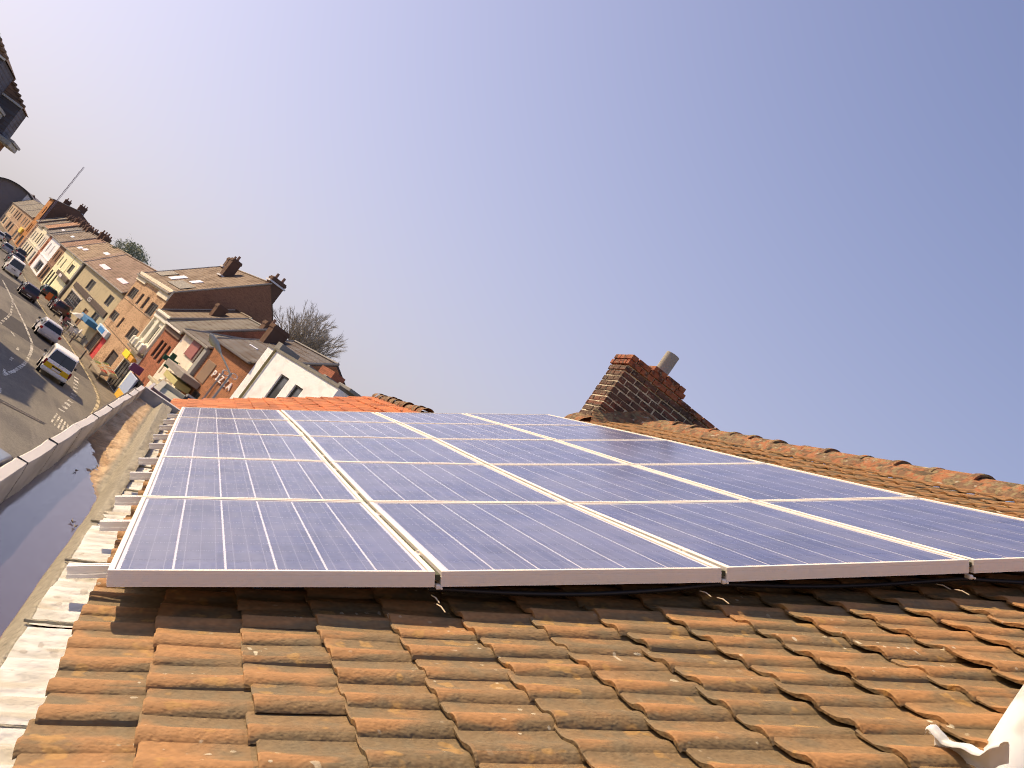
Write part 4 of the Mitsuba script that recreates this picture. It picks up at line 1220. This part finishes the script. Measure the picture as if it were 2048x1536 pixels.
# ---------------------------------------------------------------- left side of the street
def left_house(label, corner, w, dq, h_c, h_m, h_r, wall, roofc, win=None):
    key = newkey('mansard_house')
    lab(key, label, 'house')
    d = np.array([-0.10, 0.995, 0])
    fr = Frame((corner[0], corner[1], GZ), d, (-d[1], d[0], 0), (0, 0, 1))   # x along the street, y away from it
    m = MB(fr)
    m.box(0, w, 0, dq, 0, h_c)
    put(key + '__wall', m, 'brickwork', col=wall)
    m = MB(fr)
    m.cbox(-0.30, w + 0.25, -0.75, dq, h_c + 0.002, h_c + 0.34, 0.05)
    put(key + '__cornice', m, 'paint', col=(0.40, 0.42, 0.38))
    m = MB(fr)
    m.box(-0.28, w + 0.2, -0.85, -0.5, h_c + 0.342, h_c + 0.5)
    put(key + '__gutter', m, 'plain', col=(0.30, 0.30, 0.28))
    m = MB(fr)
    m.add([(0, 0.02, h_c + 0.34), (w, 0.02, h_c + 0.34), (w, dq, h_c + 0.34), (0, dq, h_c + 0.34), (0.05, 0.10, h_m), (w - 0.05, 0.10, h_m), (w - 0.05, dq, h_m), (0.05, dq, h_m)],
          [(0, 1, 5, 4), (1, 2, 6, 5), (2, 3, 7, 6), (3, 0, 4, 7), (4, 5, 6, 7)])
    put(key + '__slate_wall', m, 'far_roof', col=(0.115, 0.12, 0.14))
    rq_ = dq * 0.5
    m = MB(fr)
    m.add([(-0.1, -0.05, h_m), (w + 0.1, -0.05, h_m), (w + 0.1, dq, h_m), (-0.1, dq, h_m), (1.6, rq_, h_r), (w - 0.1, rq_, h_r)], [(0, 1, 5, 4), (1, 2, 5), (2, 3, 4, 5), (3, 0, 4)])
    rk = put(key + '__roof', m, 'far_roof', col=roofc)
    for i in range(15):                                  # hip tiles standing up along the edge
        t = (i + 0.5) / 15
        p = np.array([-0.1, -0.05, h_m]) * (1 - t) + np.array([1.6, rq_, h_r]) * t
        m = MB(fr)
        m.cbox(p[0] - 0.14, p[0] + 0.14, p[1] - 0.17, p[1] + 0.17, p[2] - 0.05, p[2] + 0.13, 0.04)
        put(rk + '__hip_tile', m, 'plain', col=(0.20, 0.13, 0.08))
    m = MB(fr)
    m.cbox(-0.14, -0.02, 0.0, dq, h_m - 0.08, h_m + 0.06, 0.02)
    put(rk + '__verge', m, 'plain', col=(0.55, 0.55, 0.50))
    if win:
        m = MB(fr)
        m.cbox(-0.08, 0.02, win[0], win[1], win[2], win[3], 0.02)
        wk = put(key + '__window', m, 'plain', col=(0.78, 0.80, 0.78))
        m = MB(fr)
        m.quad((-0.085, win[0] + 0.15, win[2] + 0.15), (-0.085, win[1] - 0.15, win[2] + 0.15), (-0.085, win[1] - 0.15, win[3] - 0.15), (-0.085, win[0] + 0.15, win[3] - 0.15))
        put(wk + '__pane', m, PANE)
    for a, b, c, d_ in ((0.8, 1.7, 4.2, 6.2), (2.4, 3.3, 4.2, 6.2), (0.8, 1.7, 7.2, 9.0), (2.4, 3.3, 7.2, 9.0)):
        m = MB(fr)
        m.box(a, b, -0.03, 0.02, c, d_)
        put(key + '__window', m, PANE)
    return key


left_house('nearer grey slate clad house at the upper left edge with a tiled hip roof', (-18.75, 64.6), 6.6, 9.0, 10.9, 13.55, 16.8, (0.30, 0.17, 0.11), (0.30, 0.19, 0.11))
left_house('farther grey slate clad house at the left edge with a white gutter ledge', (-18.05, 71.3), 4.2, 9.0, 9.85, 12.35, 15.4, (0.32, 0.19, 0.12), (0.34, 0.20, 0.12), (1.9, 3.6, 11.0, 11.9))

# ---------------------------------------------------------------- next door: bright orange tile roof
NB = 'orange_roof_house'
lab(NB, 'neighbouring house with the bright orange tile roof just beyond the panels', 'house')
NP = math.atan(0.742)
NR = Frame((0, 0, -0.262), (math.cos(NP), 0, math.sin(NP)), (0, 1, 0), (-math.sin(NP), 0, math.cos(NP)))
NY0, NY1, NVT = A_END + 0.04, 14.0, 2.98
m = MB(NR)
m.box(-0.1, NVT, NY0, NY1 - 0.02, -0.09, -0.05)
put(NB + '__roof', m, 'plain', col=(0.08, 0.05, 0.04))
rest = []
for i in range(14):
    for j in range(int((NY1 - NY0) / TAP)):
        T = np.eye(4)
        T[:3, 3] = (-0.12 + i * 0.222 + nrng.normal(0, 0.004), NY0 + 0.03 + j * TAP, -0.02 + nrng.normal(0, 0.003))
        t_ = TILES[int(nrng.integers(0, 6))].copy()
        t_.apply_transform(NR.mat() @ T @ trimesh.transformations.euler_matrix(nrng.normal(0, 0.01), nrng.normal(0, 0.008), nrng.normal(0, 0.01)))
        rest.append(t_)
put(NB + '__roof__tile_field', trimesh.util.concatenate(rest), 'tile_orange', smooth=38, kind='stuff')
y = NY0 - 0.1
while y < NY1 - 0.1:
    ln = 0.42 + nrng.normal(0, 0.02)
    m = MB(NR)
    ang = np.linspace(-1.4, 1.4, 9)
    zc = -0.025 + nrng.normal(0, 0.008)
    m.grid([[(NVT + 0.03 + math.sin(t) * r_, y + a_, zc + math.cos(t) * r_ * 0.9) for t in ang] for a_, r_ in ((0, 0.094), (0.07, 0.095), (0.09, 0.082), (ln + 0.02, 0.080))])
    put(NB + '__roof__ridge_tile', m, 'ridge', smooth=50)
    y += ln
nx_, nz_ = NR((NVT, 0, -0.06))[0], NR((NVT, 0, -0.06))[2]
m = MB()
m.prism([(-0.44, GZ), (-0.44, -0.75), (0.0, -0.75), (0.0, -0.42), (nx_, nz_ - 0.03), (2 * nx_, -0.5), (2 * nx_, GZ)], NY0, NY1 - 0.03, 1)
put(NB + '__wall', m, 'brickwork', col=(0.36, 0.20, 0.13))
m = MB()
m.add([(nx_ + 0.05, NY0, nz_ + 0.05), (nx_ + 0.05, NY1, nz_ + 0.05), (2 * nx_ + 0.2, NY1, -0.4), (2 * nx_ + 0.2, NY0, -0.4)], [(0, 1, 2, 3)])
put(NB + '__back_roof', m, 'tile_orange')
m = MB()
m.box(-0.47, -0.43, NY0 + 0.01, NY1, -0.9, -0.30)
m.box(-0.44, 0.02, NY1 - 0.09, NY1, -0.7, -0.36)
m.box(-0.43, -0.06, NY0 + 0.01, NY1 - 0.1, -0.7, -0.60)
put(NB + '__gutter', m, 'zinc')
m = MB()
m.grid([[(-0.10, y, -0.34 + 0.01 * math.sin(60 * y)) for y in np.linspace(NY0, NY1 - 0.05, 90)], [(0.02, y, -0.27 + 0.01 * math.sin(60 * y)) for y in np.linspace(NY0, NY1 - 0.05, 90)]])
put(NB + '__eave_sheet', m, 'eave_strip', smooth=True)
# low flat roofed house beyond it
LH = 'flat_roof_house'
lab(LH, 'low house with a pale flat roof and a black vent box beyond the orange roof', 'house')
m = MB()
m.box(-0.50, 7.0, NY1 + 0.03, 25.0, GZ, -0.98)
put(LH + '__wall', m, 'brickwork', col=(0.36, 0.22, 0.15))
m = MB()
m.box(-0.52, 7.0, NY1 + 0.025, 25.05, -0.978, -0.90)
put(LH + '__roof', m, 'paint', col=(0.46, 0.43, 0.30))
m = MB()
m.box(-0.53, -0.40, NY1 + 0.02, 25.06, -0.898, -0.78)
m.box(-0.40, 7.0, 24.9, 25.06, -0.898, -0.78)
put(LH + '__parapet', m, 'paint', col=(0.50, 0.47, 0.36))
m = MB()
m.cbox(0.06, 0.62, 17.0, 17.8, -0.898, -0.33, 0.03)
put(LH + '__vent_box', m, 'plain', col=(0.035, 0.035, 0.045))
m = MB()
m.tube([(-0.30, 17.4, -0.80), (0.07, 17.5, -0.80)], 0.03, 6)
put(LH + '__pipe', m, 'plain', col=(0.06, 0.06, 0.06))

# ---------------------------------------------------------------- vehicles
def sect(profile, W, H, belt=0.95, tum=0.17, nose=0.10):
    """Rounded body: the side profile swept across the width, narrowing above the belt line and towards both ends."""
    pr = np.array(profile)
    L = pr[:, 0].max()
    c = np.array([L / 2, 0.55])
    out = []
    for f_, k_ in ((-0.5, 0.955), (-0.485, 0.985), (-0.45, 1.0), (-0.2, 1.004), (0.2, 1.004), (0.45, 1.0), (0.485, 0.985), (0.5, 0.955)):
        p = c + (pr - c) * k_
        wz = 1 - tum * np.clip((pr[:, 1] - belt) / (H - belt), 0, 1)
        wx = 1 - nose * (np.abs(pr[:, 0] - L / 2) / (L / 2)) ** 4
        out.append(np.stack([p[:, 0], f_ * W * wz * wx, p[:, 1]], 1))
    return np.array(out)


def car(label, pos, d, L=4.1, W=1.70, H=1.45, col=(0.1, 0.1, 0.1), kind='hatch', group=None, name='parked_car', cat='car', band=None, back=True):
    key = newkey(name)
    lab(key, label, cat, group)
    d = np.array([d[0], d[1], 0], float)
    d /= np.linalg.norm(d)
    fr = Frame((pos[0], pos[1], GZ + (pos[2] if len(pos) > 2 else 0)), d, (-d[1], d[0], 0), (0, 0, 1))
    if kind == 'van':
        prof = [(0.06, 0.30), (0.0, 0.46), (0.0, 0.72), (0.02, 1.02), (0.12, H - 0.10), (0.28, H), (L * 0.60, H), (L * 0.70, H - 0.10), (L - 0.98, 1.10), (L - 0.22, 0.93), (L - 0.03, 0.70), (L, 0.42), (L - 0.1, 0.26)]
        belt, tum = 1.02, 0.10
    else:
        prof = [(0.07, 0.28), (0.0, 0.44), (0.01, 0.70), (0.06, 0.93), (0.34, H - 0.09), (0.58, H), (L * 0.50, H), (L * 0.58, H - 0.08), (L - 1.18, 0.97), (L - 0.28, 0.80), (L - 0.03, 0.62), (L, 0.40), (L - 0.1, 0.24)]
        belt, tum = 0.93, 0.20
    S = sect(prof, W, H, belt, tum)
    m = MB(fr)
    n = len(prof)
    m.add(S.reshape(-1, 3), [(i * n + j, i * n + (j + 1) % n, (i + 1) * n + (j + 1) % n, (i + 1) * n + j) for i in range(len(S) - 1) for j in range(n)] +
          [tuple(range(n)), tuple((len(S) - 1) * n + j for j in range(n))[::-1]])
    put(key + '__body', m, 'gloss', smooth=35, col=col)

    def onp(i, t, f_, o=0.012):
        """Point on the profile between corner i and i + 1, at fraction f_ of the half width, o proud."""
        p = np.array(prof[i]) * (1 - t) + np.array(prof[i + 1]) * t
        e = np.array(prof[i + 1]) - np.array(prof[i])
        nn = np.array([-e[1], e[0]]) / np.linalg.norm(e)
        q = p + nn * o
        w = 1 - tum * min(max((p[1] - belt) / (H - belt), 0), 1)
        return (q[0], f_ * W / 2 * w, q[1])

    m = MB(fr)
    i = 3
    m.add([onp(i, 0.06, -0.86), onp(i, 0.06, 0.86), onp(i, 0.5, 0.86), onp(i, 0.94, 0.80), onp(i, 0.94, -0.80), onp(i, 0.5, -0.86)], [(0, 1, 2, 3, 4, 5)])
    put(key + '__rear_window', m, PANE)
    m = MB(fr)
    i = 7
    m.quad(onp(i, 0.05, -0.80), onp(i, 0.05, 0.80), onp(i, 0.93, 0.88), onp(i, 0.93, -0.88))
    put(key + '__windscreen', m, PANE)
    z0, z1 = belt + 0.03, H - 0.13
    for sd in (-1, 1):
        xs = [(0.32, L * 0.33), (L * 0.345, L * 0.57)] if kind == 'hatch' else [(L * 0.36, L * 0.60)]
        for a, b in xs:
            m = MB(fr)
            w0, w1 = W / 2 * (1 - tum * (z0 - belt) / (H - belt)) + 0.014, W / 2 * (1 - tum * (z1 - belt) / (H - belt)) + 0.014
            m.quad((a, sd * w0, z0), (b + 0.18, sd * w0, z0), (b - 0.08, sd * w1, z1), (a + 0.08, sd * w1, z1))
            put(key + '__side_window', m, PANE)
        for x in (0.78, L - 0.82):
            m = MB(fr)
            m.tube([(x, sd * (W / 2 - 0.20), 0.31), (x, sd * (W / 2 + 0.01), 0.31)], 0.31, 18)
            wk = put(key + '__wheel', m, 'rubber', smooth=40)
            m = MB(fr)
            m.tube([(x, sd * (W / 2), 0.31), (x, sd * (W / 2 + 0.022), 0.31)], 0.19, 14)
            put(wk + '__rim', m, 'alu', smooth=40)
        m = MB(fr)
        y0 = sd * W * 0.455
        if kind == 'van':
            m.cbox(-0.012, 0.05, y0 - 0.07, y0 + 0.07, 0.62, 0.98, 0.02)
        else:
            m.cbox(-0.006, 0.08, y0 - 0.12, y0 + 0.10, 0.66, 0.86, 0.02)
        put(key + '__tail_light', m, 'plain', col=(0.22, 0.02, 0.02) if kind == 'van' else (0.42, 0.03, 0.03))
        m = MB(fr)
        m.cbox(L - 0.16, L + 0.0, y0 - 0.14, y0 + 0.08, 0.62, 0.76, 0.02)
        put(key + '__headlight', m, 'plain', col=(0.7, 0.7, 0.68))
        m = MB(fr)
        m.cbox(L * 0.60, L * 0.60 + 0.12, sd * (W / 2 + 0.03), sd * (W / 2 + 0.20), 1.0, 1.16, 0.03)
        put(key + '__mirror', m, 'plain', col=(0.08, 0.08, 0.08))
    m = MB(fr)
    m.cbox(-0.05, 0.14, -W * 0.475, W * 0.475, 0.34, 0.55, 0.03)
    put(key + '__bumper', m, 'gloss', col=tuple(0.85 * c for c in col))
    m = MB(fr)
    m.box(-0.062, -0.045, -0.26, 0.26, 0.60 if kind == 'van' else 0.40, 0.71 if kind == 'van' else 0.51)
    m.box(-0.03, -0.0, -0.27, 0.27, 0.59 if kind == 'van' else 0.41, 0.72 if kind == 'van' else 0.5)
    put(key + '__number_plate', m, 'plain', col=(0.72, 0.66, 0.60))
    if kind == 'van':
        m = MB(fr)
        m.cbox(-0.045, 0.0, -0.30, 0.34, 0.74, 0.80, 0.012)
        put(key + '__handle', m, 'rubber')
        m = MB(fr)
        m.box(-0.02, -0.004, -0.004, 0.004, 0.5, H - 0.12)
        put(key + '__door_seam', m, 'rubber')
    if band:
        m = MB(fr)
        m.quad((-0.016, -W * 0.44, 0.56), (-0.016, W * 0.44, 0.56), (-0.006, W * 0.44, 0.86), (-0.006, -W * 0.44, 0.86))
        put(key + '__band', m, 'plain', col=band)
    return key


SD = (DD[0], DD[1])
PK = 'cars on the street'
car('white delivery van with a yellow band across its rear', (-6.18, 64.45), (-0.16, 0.985), 4.15, 1.76, 1.83, (0.84, 0.84, 0.82), 'van', name='delivery_van', cat='van', band=(0.72, 0.46, 0.02))
p = stq(6.4, -5.25)
car('silver hatchback driving ahead of the white van', p[:2], SD, 4.0, 1.72, 1.48, (0.55, 0.55, 0.58), group=PK)
p = stq(35.9, -5.0)
car('dark maroon car with red tail lights ahead of the silver hatchback', p[:2], SD, 4.3, 1.75, 1.45, (0.035, 0.015, 0.025), group=PK)
p = stq(57.8, -1.0)
car('dark green car parked on the pavement before the yellow house', p[:2], SD, 4.4, 1.75, 1.4, (0.012, 0.04, 0.035), group=PK)
p = stq(40.5, -1.15)
car('dark red car parked under the wide pub window', (p[0], p[1], 0.11), SD, 4.0, 1.7, 1.45, (0.06, 0.015, 0.02), group=PK)
p = stq(56.0, -5.9)
car('white van with a black rear window far up the street', p[:2], SD, 4.6, 1.85, 2.0, (0.86, 0.85, 0.80), 'van', name='delivery_van', cat='van')
for (s_, q_, c, lb) in ((101.0, -4.7, (0.30, 0.31, 0.34), 'grey car in the far traffic queue'), (92.0, -3.3, (0.05, 0.05, 0.065), 'dark car parked along the far kerb'), (116.0, -1.6, (0.02, 0.02, 0.03), 'black car parked farthest up the kerb'),
                        (132.0, -4.9, (0.62, 0.62, 0.64), 'pale silver car at the back of the far traffic'), (146.0, -3.0, (0.10, 0.11, 0.14), 'blue grey car in the distance beyond the row of parked cars'), (76.0, -4.9, (0.07, 0.06, 0.08), 'charcoal car behind the far white van')):
    p = stq(s_, q_)
    car(lb, p[:2], SD, 4.1, 1.7, 1.45, c, group=PK)
car('pale blue car at the left edge just below the parapet', (-3.30, 27.3), (0.02, 1), 4.1, 1.72, 1.5, (0.16, 0.20, 0.24), group=PK)

# ---------------------------------------------------------------- street lamp
SL = 'street_lamp'
lab(SL, 'grey street lamp with a slanting arm before the brick house', 'street lamp')
LY = 42.0
m = MB()
m.tube([(1.30, LY, GZ), (1.26, LY, -2.0), (1.26, LY, 0.12)], [0.075, 0.055, 0.045], 10)
put(SL + '__pole', m, 'plain', smooth=40, col=(0.40, 0.38, 0.35))
m = MB()
m.tube([(1.26, LY, 0.02), (1.05, LY, 0.16), (0.34, LY, 0.56)], [0.042, 0.038, 0.036], 8)
put(SL + '__arm', m, 'plain', smooth=40, col=(0.74, 0.68, 0.52))
m = MB()
m.tube([(0.42, LY, 0.515), (0.30, LY, 0.585), (0.10, LY, 0.70), (-0.12, LY, 0.80), (-0.30, LY, 0.875), (-0.38, LY, 0.895)], [0.05, 0.085, 0.125, 0.135, 0.10, 0.03], 14)
put(SL + '__lamp_head', m, 'plain', smooth=40, col=(0.46, 0.45, 0.38))
m = MB()
m.tube([(0.12, LY, 0.60), (-0.02, LY, 0.655), (-0.20, LY, 0.74), (-0.30, LY, 0.80)], [0.04, 0.115, 0.115, 0.03], 12)
put(SL + '__diffuser', m, 'gloss', smooth=40, col=(0.50, 0.50, 0.30))
for cx, cz in ((1.06, -0.02), (1.40, 0.06)):
    m = MB()
    m.tube([(cx + 0.15 * math.cos(t), LY + 0.05 * math.sin(t), cz + 0.10 * math.sin(t)) for t in np.linspace(0, 2 * math.pi, 17)], 0.018, 6, cap=False)
    put(SL + '__bracket_ring', m, 'plain', smooth=40, col=(0.72, 0.70, 0.64))

# ---------------------------------------------------------------- trees, mast
def bare_tree(key, label, base, fork, R, seed, n1=13, n2=9, n3=9, zmin=-0.05):
    r = random.Random(seed)
    lab(key, label, 'tree')
    base, fork = np.array(base, float), np.array(fork, float)
    m = MB()
    m.tube([base, base * 0.5 + fork * 0.5 + (0.1, 0, 0), fork], [0.34, 0.26, 0.20], 9)
    put(key + '__trunk', m, 'bark', smooth=True)
    m = MB()

    def grow(p, d, ln, rad, level):
        pts = [p]
        q, dd_ = p.copy(), d.copy()
        ns = 4 if level == 0 else 3
        for _ in range(ns):
            dd_ = dd_ + np.array([r.gauss(0, 0.09), r.gauss(0, 0.09), r.gauss(0.03, 0.07)])
            dd_ /= np.linalg.norm(dd_)
            q = q + dd_ * ln / ns
            pts.append(q.copy())
        m.tube(pts, np.linspace(rad, rad * 0.45, len(pts)), 5 if level == 0 else 3, cap=False)
        if level < 2:
            for i in range(n2 if level == 0 else n3):
                t = r.uniform(0.25, 1.0) ** 0.8
                k = min(int(t * ns), ns - 1)
                s = pts[k] + (pts[k + 1] - pts[k]) * (t * ns - k)
                e = d * 1.1 + np.array([r.gauss(0, 0.46), r.gauss(0, 0.46), r.gauss(0.08, 0.40)])
                e /= np.linalg.norm(e)
                grow(s, e, ln * r.uniform(0.24, 0.36), max(rad * 0.40, 0.010), level + 1)

    for i in range(n1):
        a = 2 * math.pi * (i + r.random()) / n1
        el = math.radians(r.uniform(16, 89))
        d = np.array([math.cos(a) * math.cos(el), math.sin(a) * math.cos(el), math.sin(el)])
        grow(fork + (0, 0, r.uniform(-0.5, 0.4)), d, R * (0.42 + 0.42 * math.sin(el)) * r.uniform(0.86, 0.98), 0.075, 0)
    put(key + '__crown', m, 'bark')


bare_tree('bare_tree', 'leafless tree with fine grey twigs rising behind the white house', (6.9, 100, GZ), (6.9, 100, 3.0), 6.3, 4, 48, 16, 19)
GT = 'young_leaf_tree'
lab(GT, 'hazy green tree in young leaf behind the pub roof', 'tree')
rt = random.Random(9)
tb = np.array([-15.2, 151.0, GZ])
m = MB()
m.tube([tb, tb + (0.1, 0, 4), tb + (0, 0, 7.5)], [0.3, 0.24, 0.15], 8)
put(GT + '__trunk', m, 'bark', smooth=True)
m, m2 = MB(), MB()
cc = tb + (0, 0, 9.6)
for i in range(170):
    d = np.array([rt.gauss(0, 1), rt.gauss(0, 1), rt.gauss(0, 1)])
    d /= np.linalg.norm(d)
    rad = rt.uniform(0.55, 1.0) * (0.85 + 0.3 * rt.random())
    tip = cc + d * rad * np.array([2.9, 2.9, 2.4])
    m2.tube([tb + (0, 0, 6.0 + 1.5 * rt.random()), (tb + (0, 0, 8.5)) * 0.4 + tip * 0.6, tip], [0.05, 0.03, 0.008], 3, cap=False)
    for k in range(46):
        c_ = tip + np.array([rt.gauss(0, 0.36), rt.gauss(0, 0.36), rt.gauss(0, 0.30)])
        u = np.array([rt.gauss(0, 1), rt.gauss(0, 1), rt.gauss(0, 1)]) * 0.055
        w = np.array([rt.gauss(0, 1), rt.gauss(0, 1), rt.gauss(0, 1)]) * 0.055
        m.quad(c_ - u, c_ + w, c_ + u, c_ - w)
put(GT + '__crown', m, 'leaf')
put(GT + '__branches', m2, 'bark')
MA = 'lattice_mast'
lab(MA, 'thin lattice radio mast far behind the row of houses', 'mast')
m = MB()
mx, my = -38.9, 220.0
for a in (0, 2.1, 4.2):
    m.tube([(mx + 0.16 * math.cos(a), my + 0.16 * math.sin(a), GZ), (mx + 0.12 * math.cos(a) + 0.1, my + 0.12 * math.sin(a), 13.6)], 0.035, 4)
put(MA + '__legs', m, 'plain', col=(0.30, 0.26, 0.30))
m = MB()
for i in range(40):
    z = GZ + 0.5 * i
    a0, a1 = 2.1 * (i % 3), 2.1 * ((i + 1) % 3)
    m.tube([(mx + 0.15 * math.cos(a0), my + 0.15 * math.sin(a0), z), (mx + 0.15 * math.cos(a1), my + 0.15 * math.sin(a1), z + 0.5)], 0.02, 3)
put(MA + '__bracing', m, 'plain', col=(0.40, 0.22, 0.22))

# ---------------------------------------------------------------- greengrocer's stall, terrace
fruit = [(0.60, 0.13, 0.05), (0.70, 0.28, 0.05), (0.16, 0.26, 0.06), (0.66, 0.10, 0.06), (0.62, 0.56, 0.40), (0.30, 0.34, 0.12), (0.55, 0.50, 0.34), (0.68, 0.40, 0.10)]
fname = ['red fruit', 'oranges', 'green vegetables', 'tomatoes', 'pale produce', 'green herbs', 'cream produce', 'orange yellow fruit']
st = newkey('market_stall')
lab(st, 'sloping wooden produce stall before the dark greengrocer front', 'stall')
for x in (0.8, 6.0):
    for q in (-1.5, -0.5):
        bar(st + '__leg', x - 0.04, x + 0.04, q - 0.04, q + 0.04, 0.11, 0.6, (0.22, 0.17, 0.12), 'plain')
m = MB(STREET)
m.add([(0.6, -1.7, 0.58), (6.2, -1.7, 0.58), (6.2, -0.35, 1.05), (0.6, -0.35, 1.05), (0.6, -1.7, 0.64), (6.2, -1.7, 0.64), (6.2, -0.35, 1.11), (0.6, -0.35, 1.11)],
      [(0, 1, 2, 3), (4, 5, 6, 7), (0, 1, 5, 4), (2, 3, 7, 6), (0, 3, 7, 4), (1, 2, 6, 5)])
put(st + '__top', m, 'paint', col=(0.30, 0.24, 0.16))
for i in range(8):
    for j in range(2):
        s_, q_ = 0.72 + 0.68 * i, -1.62 + 0.62 * j
        h_ = 0.66 + 0.215 * j + 0.02
        c = fruit[(i * 3 + j * 5) % 8]
        kk = newkey('produce_crate')
        lab(kk, f'crate of {fname[(i * 3 + j * 5) % 8]}, {ORD[i]} in the {"front" if j == 0 else "back"} row of the stall', 'crate', 'crates on the produce stall')
        m = MB(STREET)
        m.box(s_, s_ + 0.6, q_, q_ + 0.03, h_, h_ + 0.18).box(s_, s_ + 0.6, q_ + 0.47, q_ + 0.5, h_ + 0.14, h_ + 0.32)
        m.box(s_, s_ + 0.03, q_ + 0.03, q_ + 0.47, h_, h_ + 0.24).box(s_ + 0.57, s_ + 0.6, q_ + 0.03, q_ + 0.47, h_, h_ + 0.24)
        put(kk + '__box', m, 'plain', col=(0.50, 0.42, 0.28))
        m = MB(STREET)
        for a in range(5):
            for b in range(4):
                x, y, z = s_ + 0.08 + 0.11 * a, q_ + 0.08 + 0.11 * b, h_ + 0.15 + 0.04 * b + rng.uniform(0, 0.03)
                m.add([(x - 0.055, y, z), (x, y - 0.055, z), (x + 0.055, y, z), (x, y + 0.055, z), (x, y, z + 0.055), (x, y, z - 0.055)],
                      [(0, 1, 4), (1, 2, 4), (2, 3, 4), (3, 0, 4), (1, 0, 5), (2, 1, 5), (3, 2, 5), (0, 3, 5)])
        put(kk + '__produce', m, 'plain', smooth=True, col=c, kind='stuff')


def chair(label, s_, q_, turn, col):
    key = newkey('terrace_chair')
    lab(key, label, 'chair', 'chairs on the pub terrace')
    o = stq(s_, q_, 0.11)
    a = np.cos(turn) * DD + np.sin(turn) * NIN
    fr = Frame(o, a, np.cross((0, 0, 1), a), (0, 0, 1))
    m = MB(fr)
    m.cbox(-0.24, 0.24, -0.24, 0.24, 0.43, 0.47, 0.015)
    put(key + '__seat', m, 'plain', col=col)
    m = MB(fr)
    m.add([(-0.24, -0.22, 0.47), (-0.24, 0.22, 0.47), (-0.34, 0.20, 0.88), (-0.34, -0.20, 0.88), (-0.21, -0.22, 0.47), (-0.21, 0.22, 0.47), (-0.31, 0.20, 0.88), (-0.31, -0.20, 0.88)],
          [(0, 1, 2, 3), (4, 5, 6, 7), (0, 1, 5, 4), (1, 2, 6, 5), (2, 3, 7, 6), (3, 0, 4, 7)])
    put(key + '__backrest', m, 'plain', col=col)
    for x in (-0.21, 0.21):
        for y in (-0.21, 0.21):
            m = MB(fr)
            m.tube([(x, y, 0.43), (x * 1.15, y * 1.15, 0)], 0.018, 5)
            put(key + '__leg', m, 'plain', col=col)


for i, (s_, q_) in enumerate(((24.6, -1.3), (28.6, -1.2))):
    key = newkey('terrace_table')
    lab(key, f'{("nearer", "farther")[i]} round white table on the pub terrace', 'table', 'tables on the pub terrace')
    o = stq(s_, q_, 0.11)
    m = MB()
    m.tube([o + (0, 0, 0.70), o + (0, 0, 0.74)], 0.42, 18)
    put(key + '__tabletop', m, 'plain', col=(0.80, 0.79, 0.74))
    m = MB()
    m.tube([o, o + (0, 0, 0.02), o + (0, 0, 0.06), o + (0, 0, 0.70)], [0.24, 0.24, 0.04, 0.035], 12)
    put(key + '__pedestal', m, 'plain', col=(0.12, 0.12, 0.12))
    for j, t in enumerate((0.3, 2.0, 3.5, 5.0)):
        a = t + i
        chair(f'{("white", "dark grey")[j % 2]} chair on the {("far left", "near left", "near right", "far right")[j]} of the {("nearer", "farther")[i]} terrace table', s_ - 0.85 * math.cos(a), q_ - 0.85 * math.sin(a), a, ((0.78, 0.76, 0.72), (0.12, 0.13, 0.13))[j % 2])
ps = newkey('parasol')
lab(ps, 'grey white parasol leaning over the pub terrace', 'parasol')
o = stq(26.4, -1.1, 0.11)
m = MB()
m.tube([o, o + (0, 0, 2.3)], 0.03, 6)
put(ps + '__pole', m, 'plain', col=(0.4, 0.4, 0.4))
m = MB()
m.tube([o + (0, 0, 1.75), o + (0, 0, 2.05), o + (0, 0, 2.35)], [1.05, 0.65, 0.03], 8, cap=False)
put(ps + '__canopy', m, 'plain', col=(0.45, 0.44, 0.42))
for (s_, c, lb) in ((54.6, (0.62, 0.16, 0.04), 'small orange pavement sign by the pub corner'), (32.0, (0.30, 0.10, 0.10), 'small maroon pavement sign beside the pub door')):
    kk = newkey('pavement_sign')
    lab(kk, lb, 'sign')
    m = MB(STREET)
    m.add([(s_, -1.5, 0.11), (s_, -0.9, 0.11), (s_ + 0.3, -0.9, 1.0), (s_ + 0.3, -1.5, 1.0)], [(0, 1, 2, 3)])
    m.add([(s_ + 0.6, -1.5, 0.11), (s_ + 0.6, -0.9, 0.11), (s_ + 0.31, -0.9, 1.0), (s_ + 0.31, -1.5, 1.0)], [(0, 1, 2, 3)])
    put(kk + '__board', m, 'plain', col=c)
for i in range(5):
    o = stq(8.5 + 9 * i, -2.0, 0.11)
    kk = newkey('bollard')
    lab(kk, f'slim dark bollard at the kerb, {ORD[i]} going up the street', 'bollard', 'bollards along the kerb')
    m = MB()
    m.tube([o, o + (0, 0, 0.8), o + (0, 0, 0.9)], [0.06, 0.055, 0.02], 8)
    put(kk + '__post', m, 'plain', col=(0.10, 0.09, 0.09))
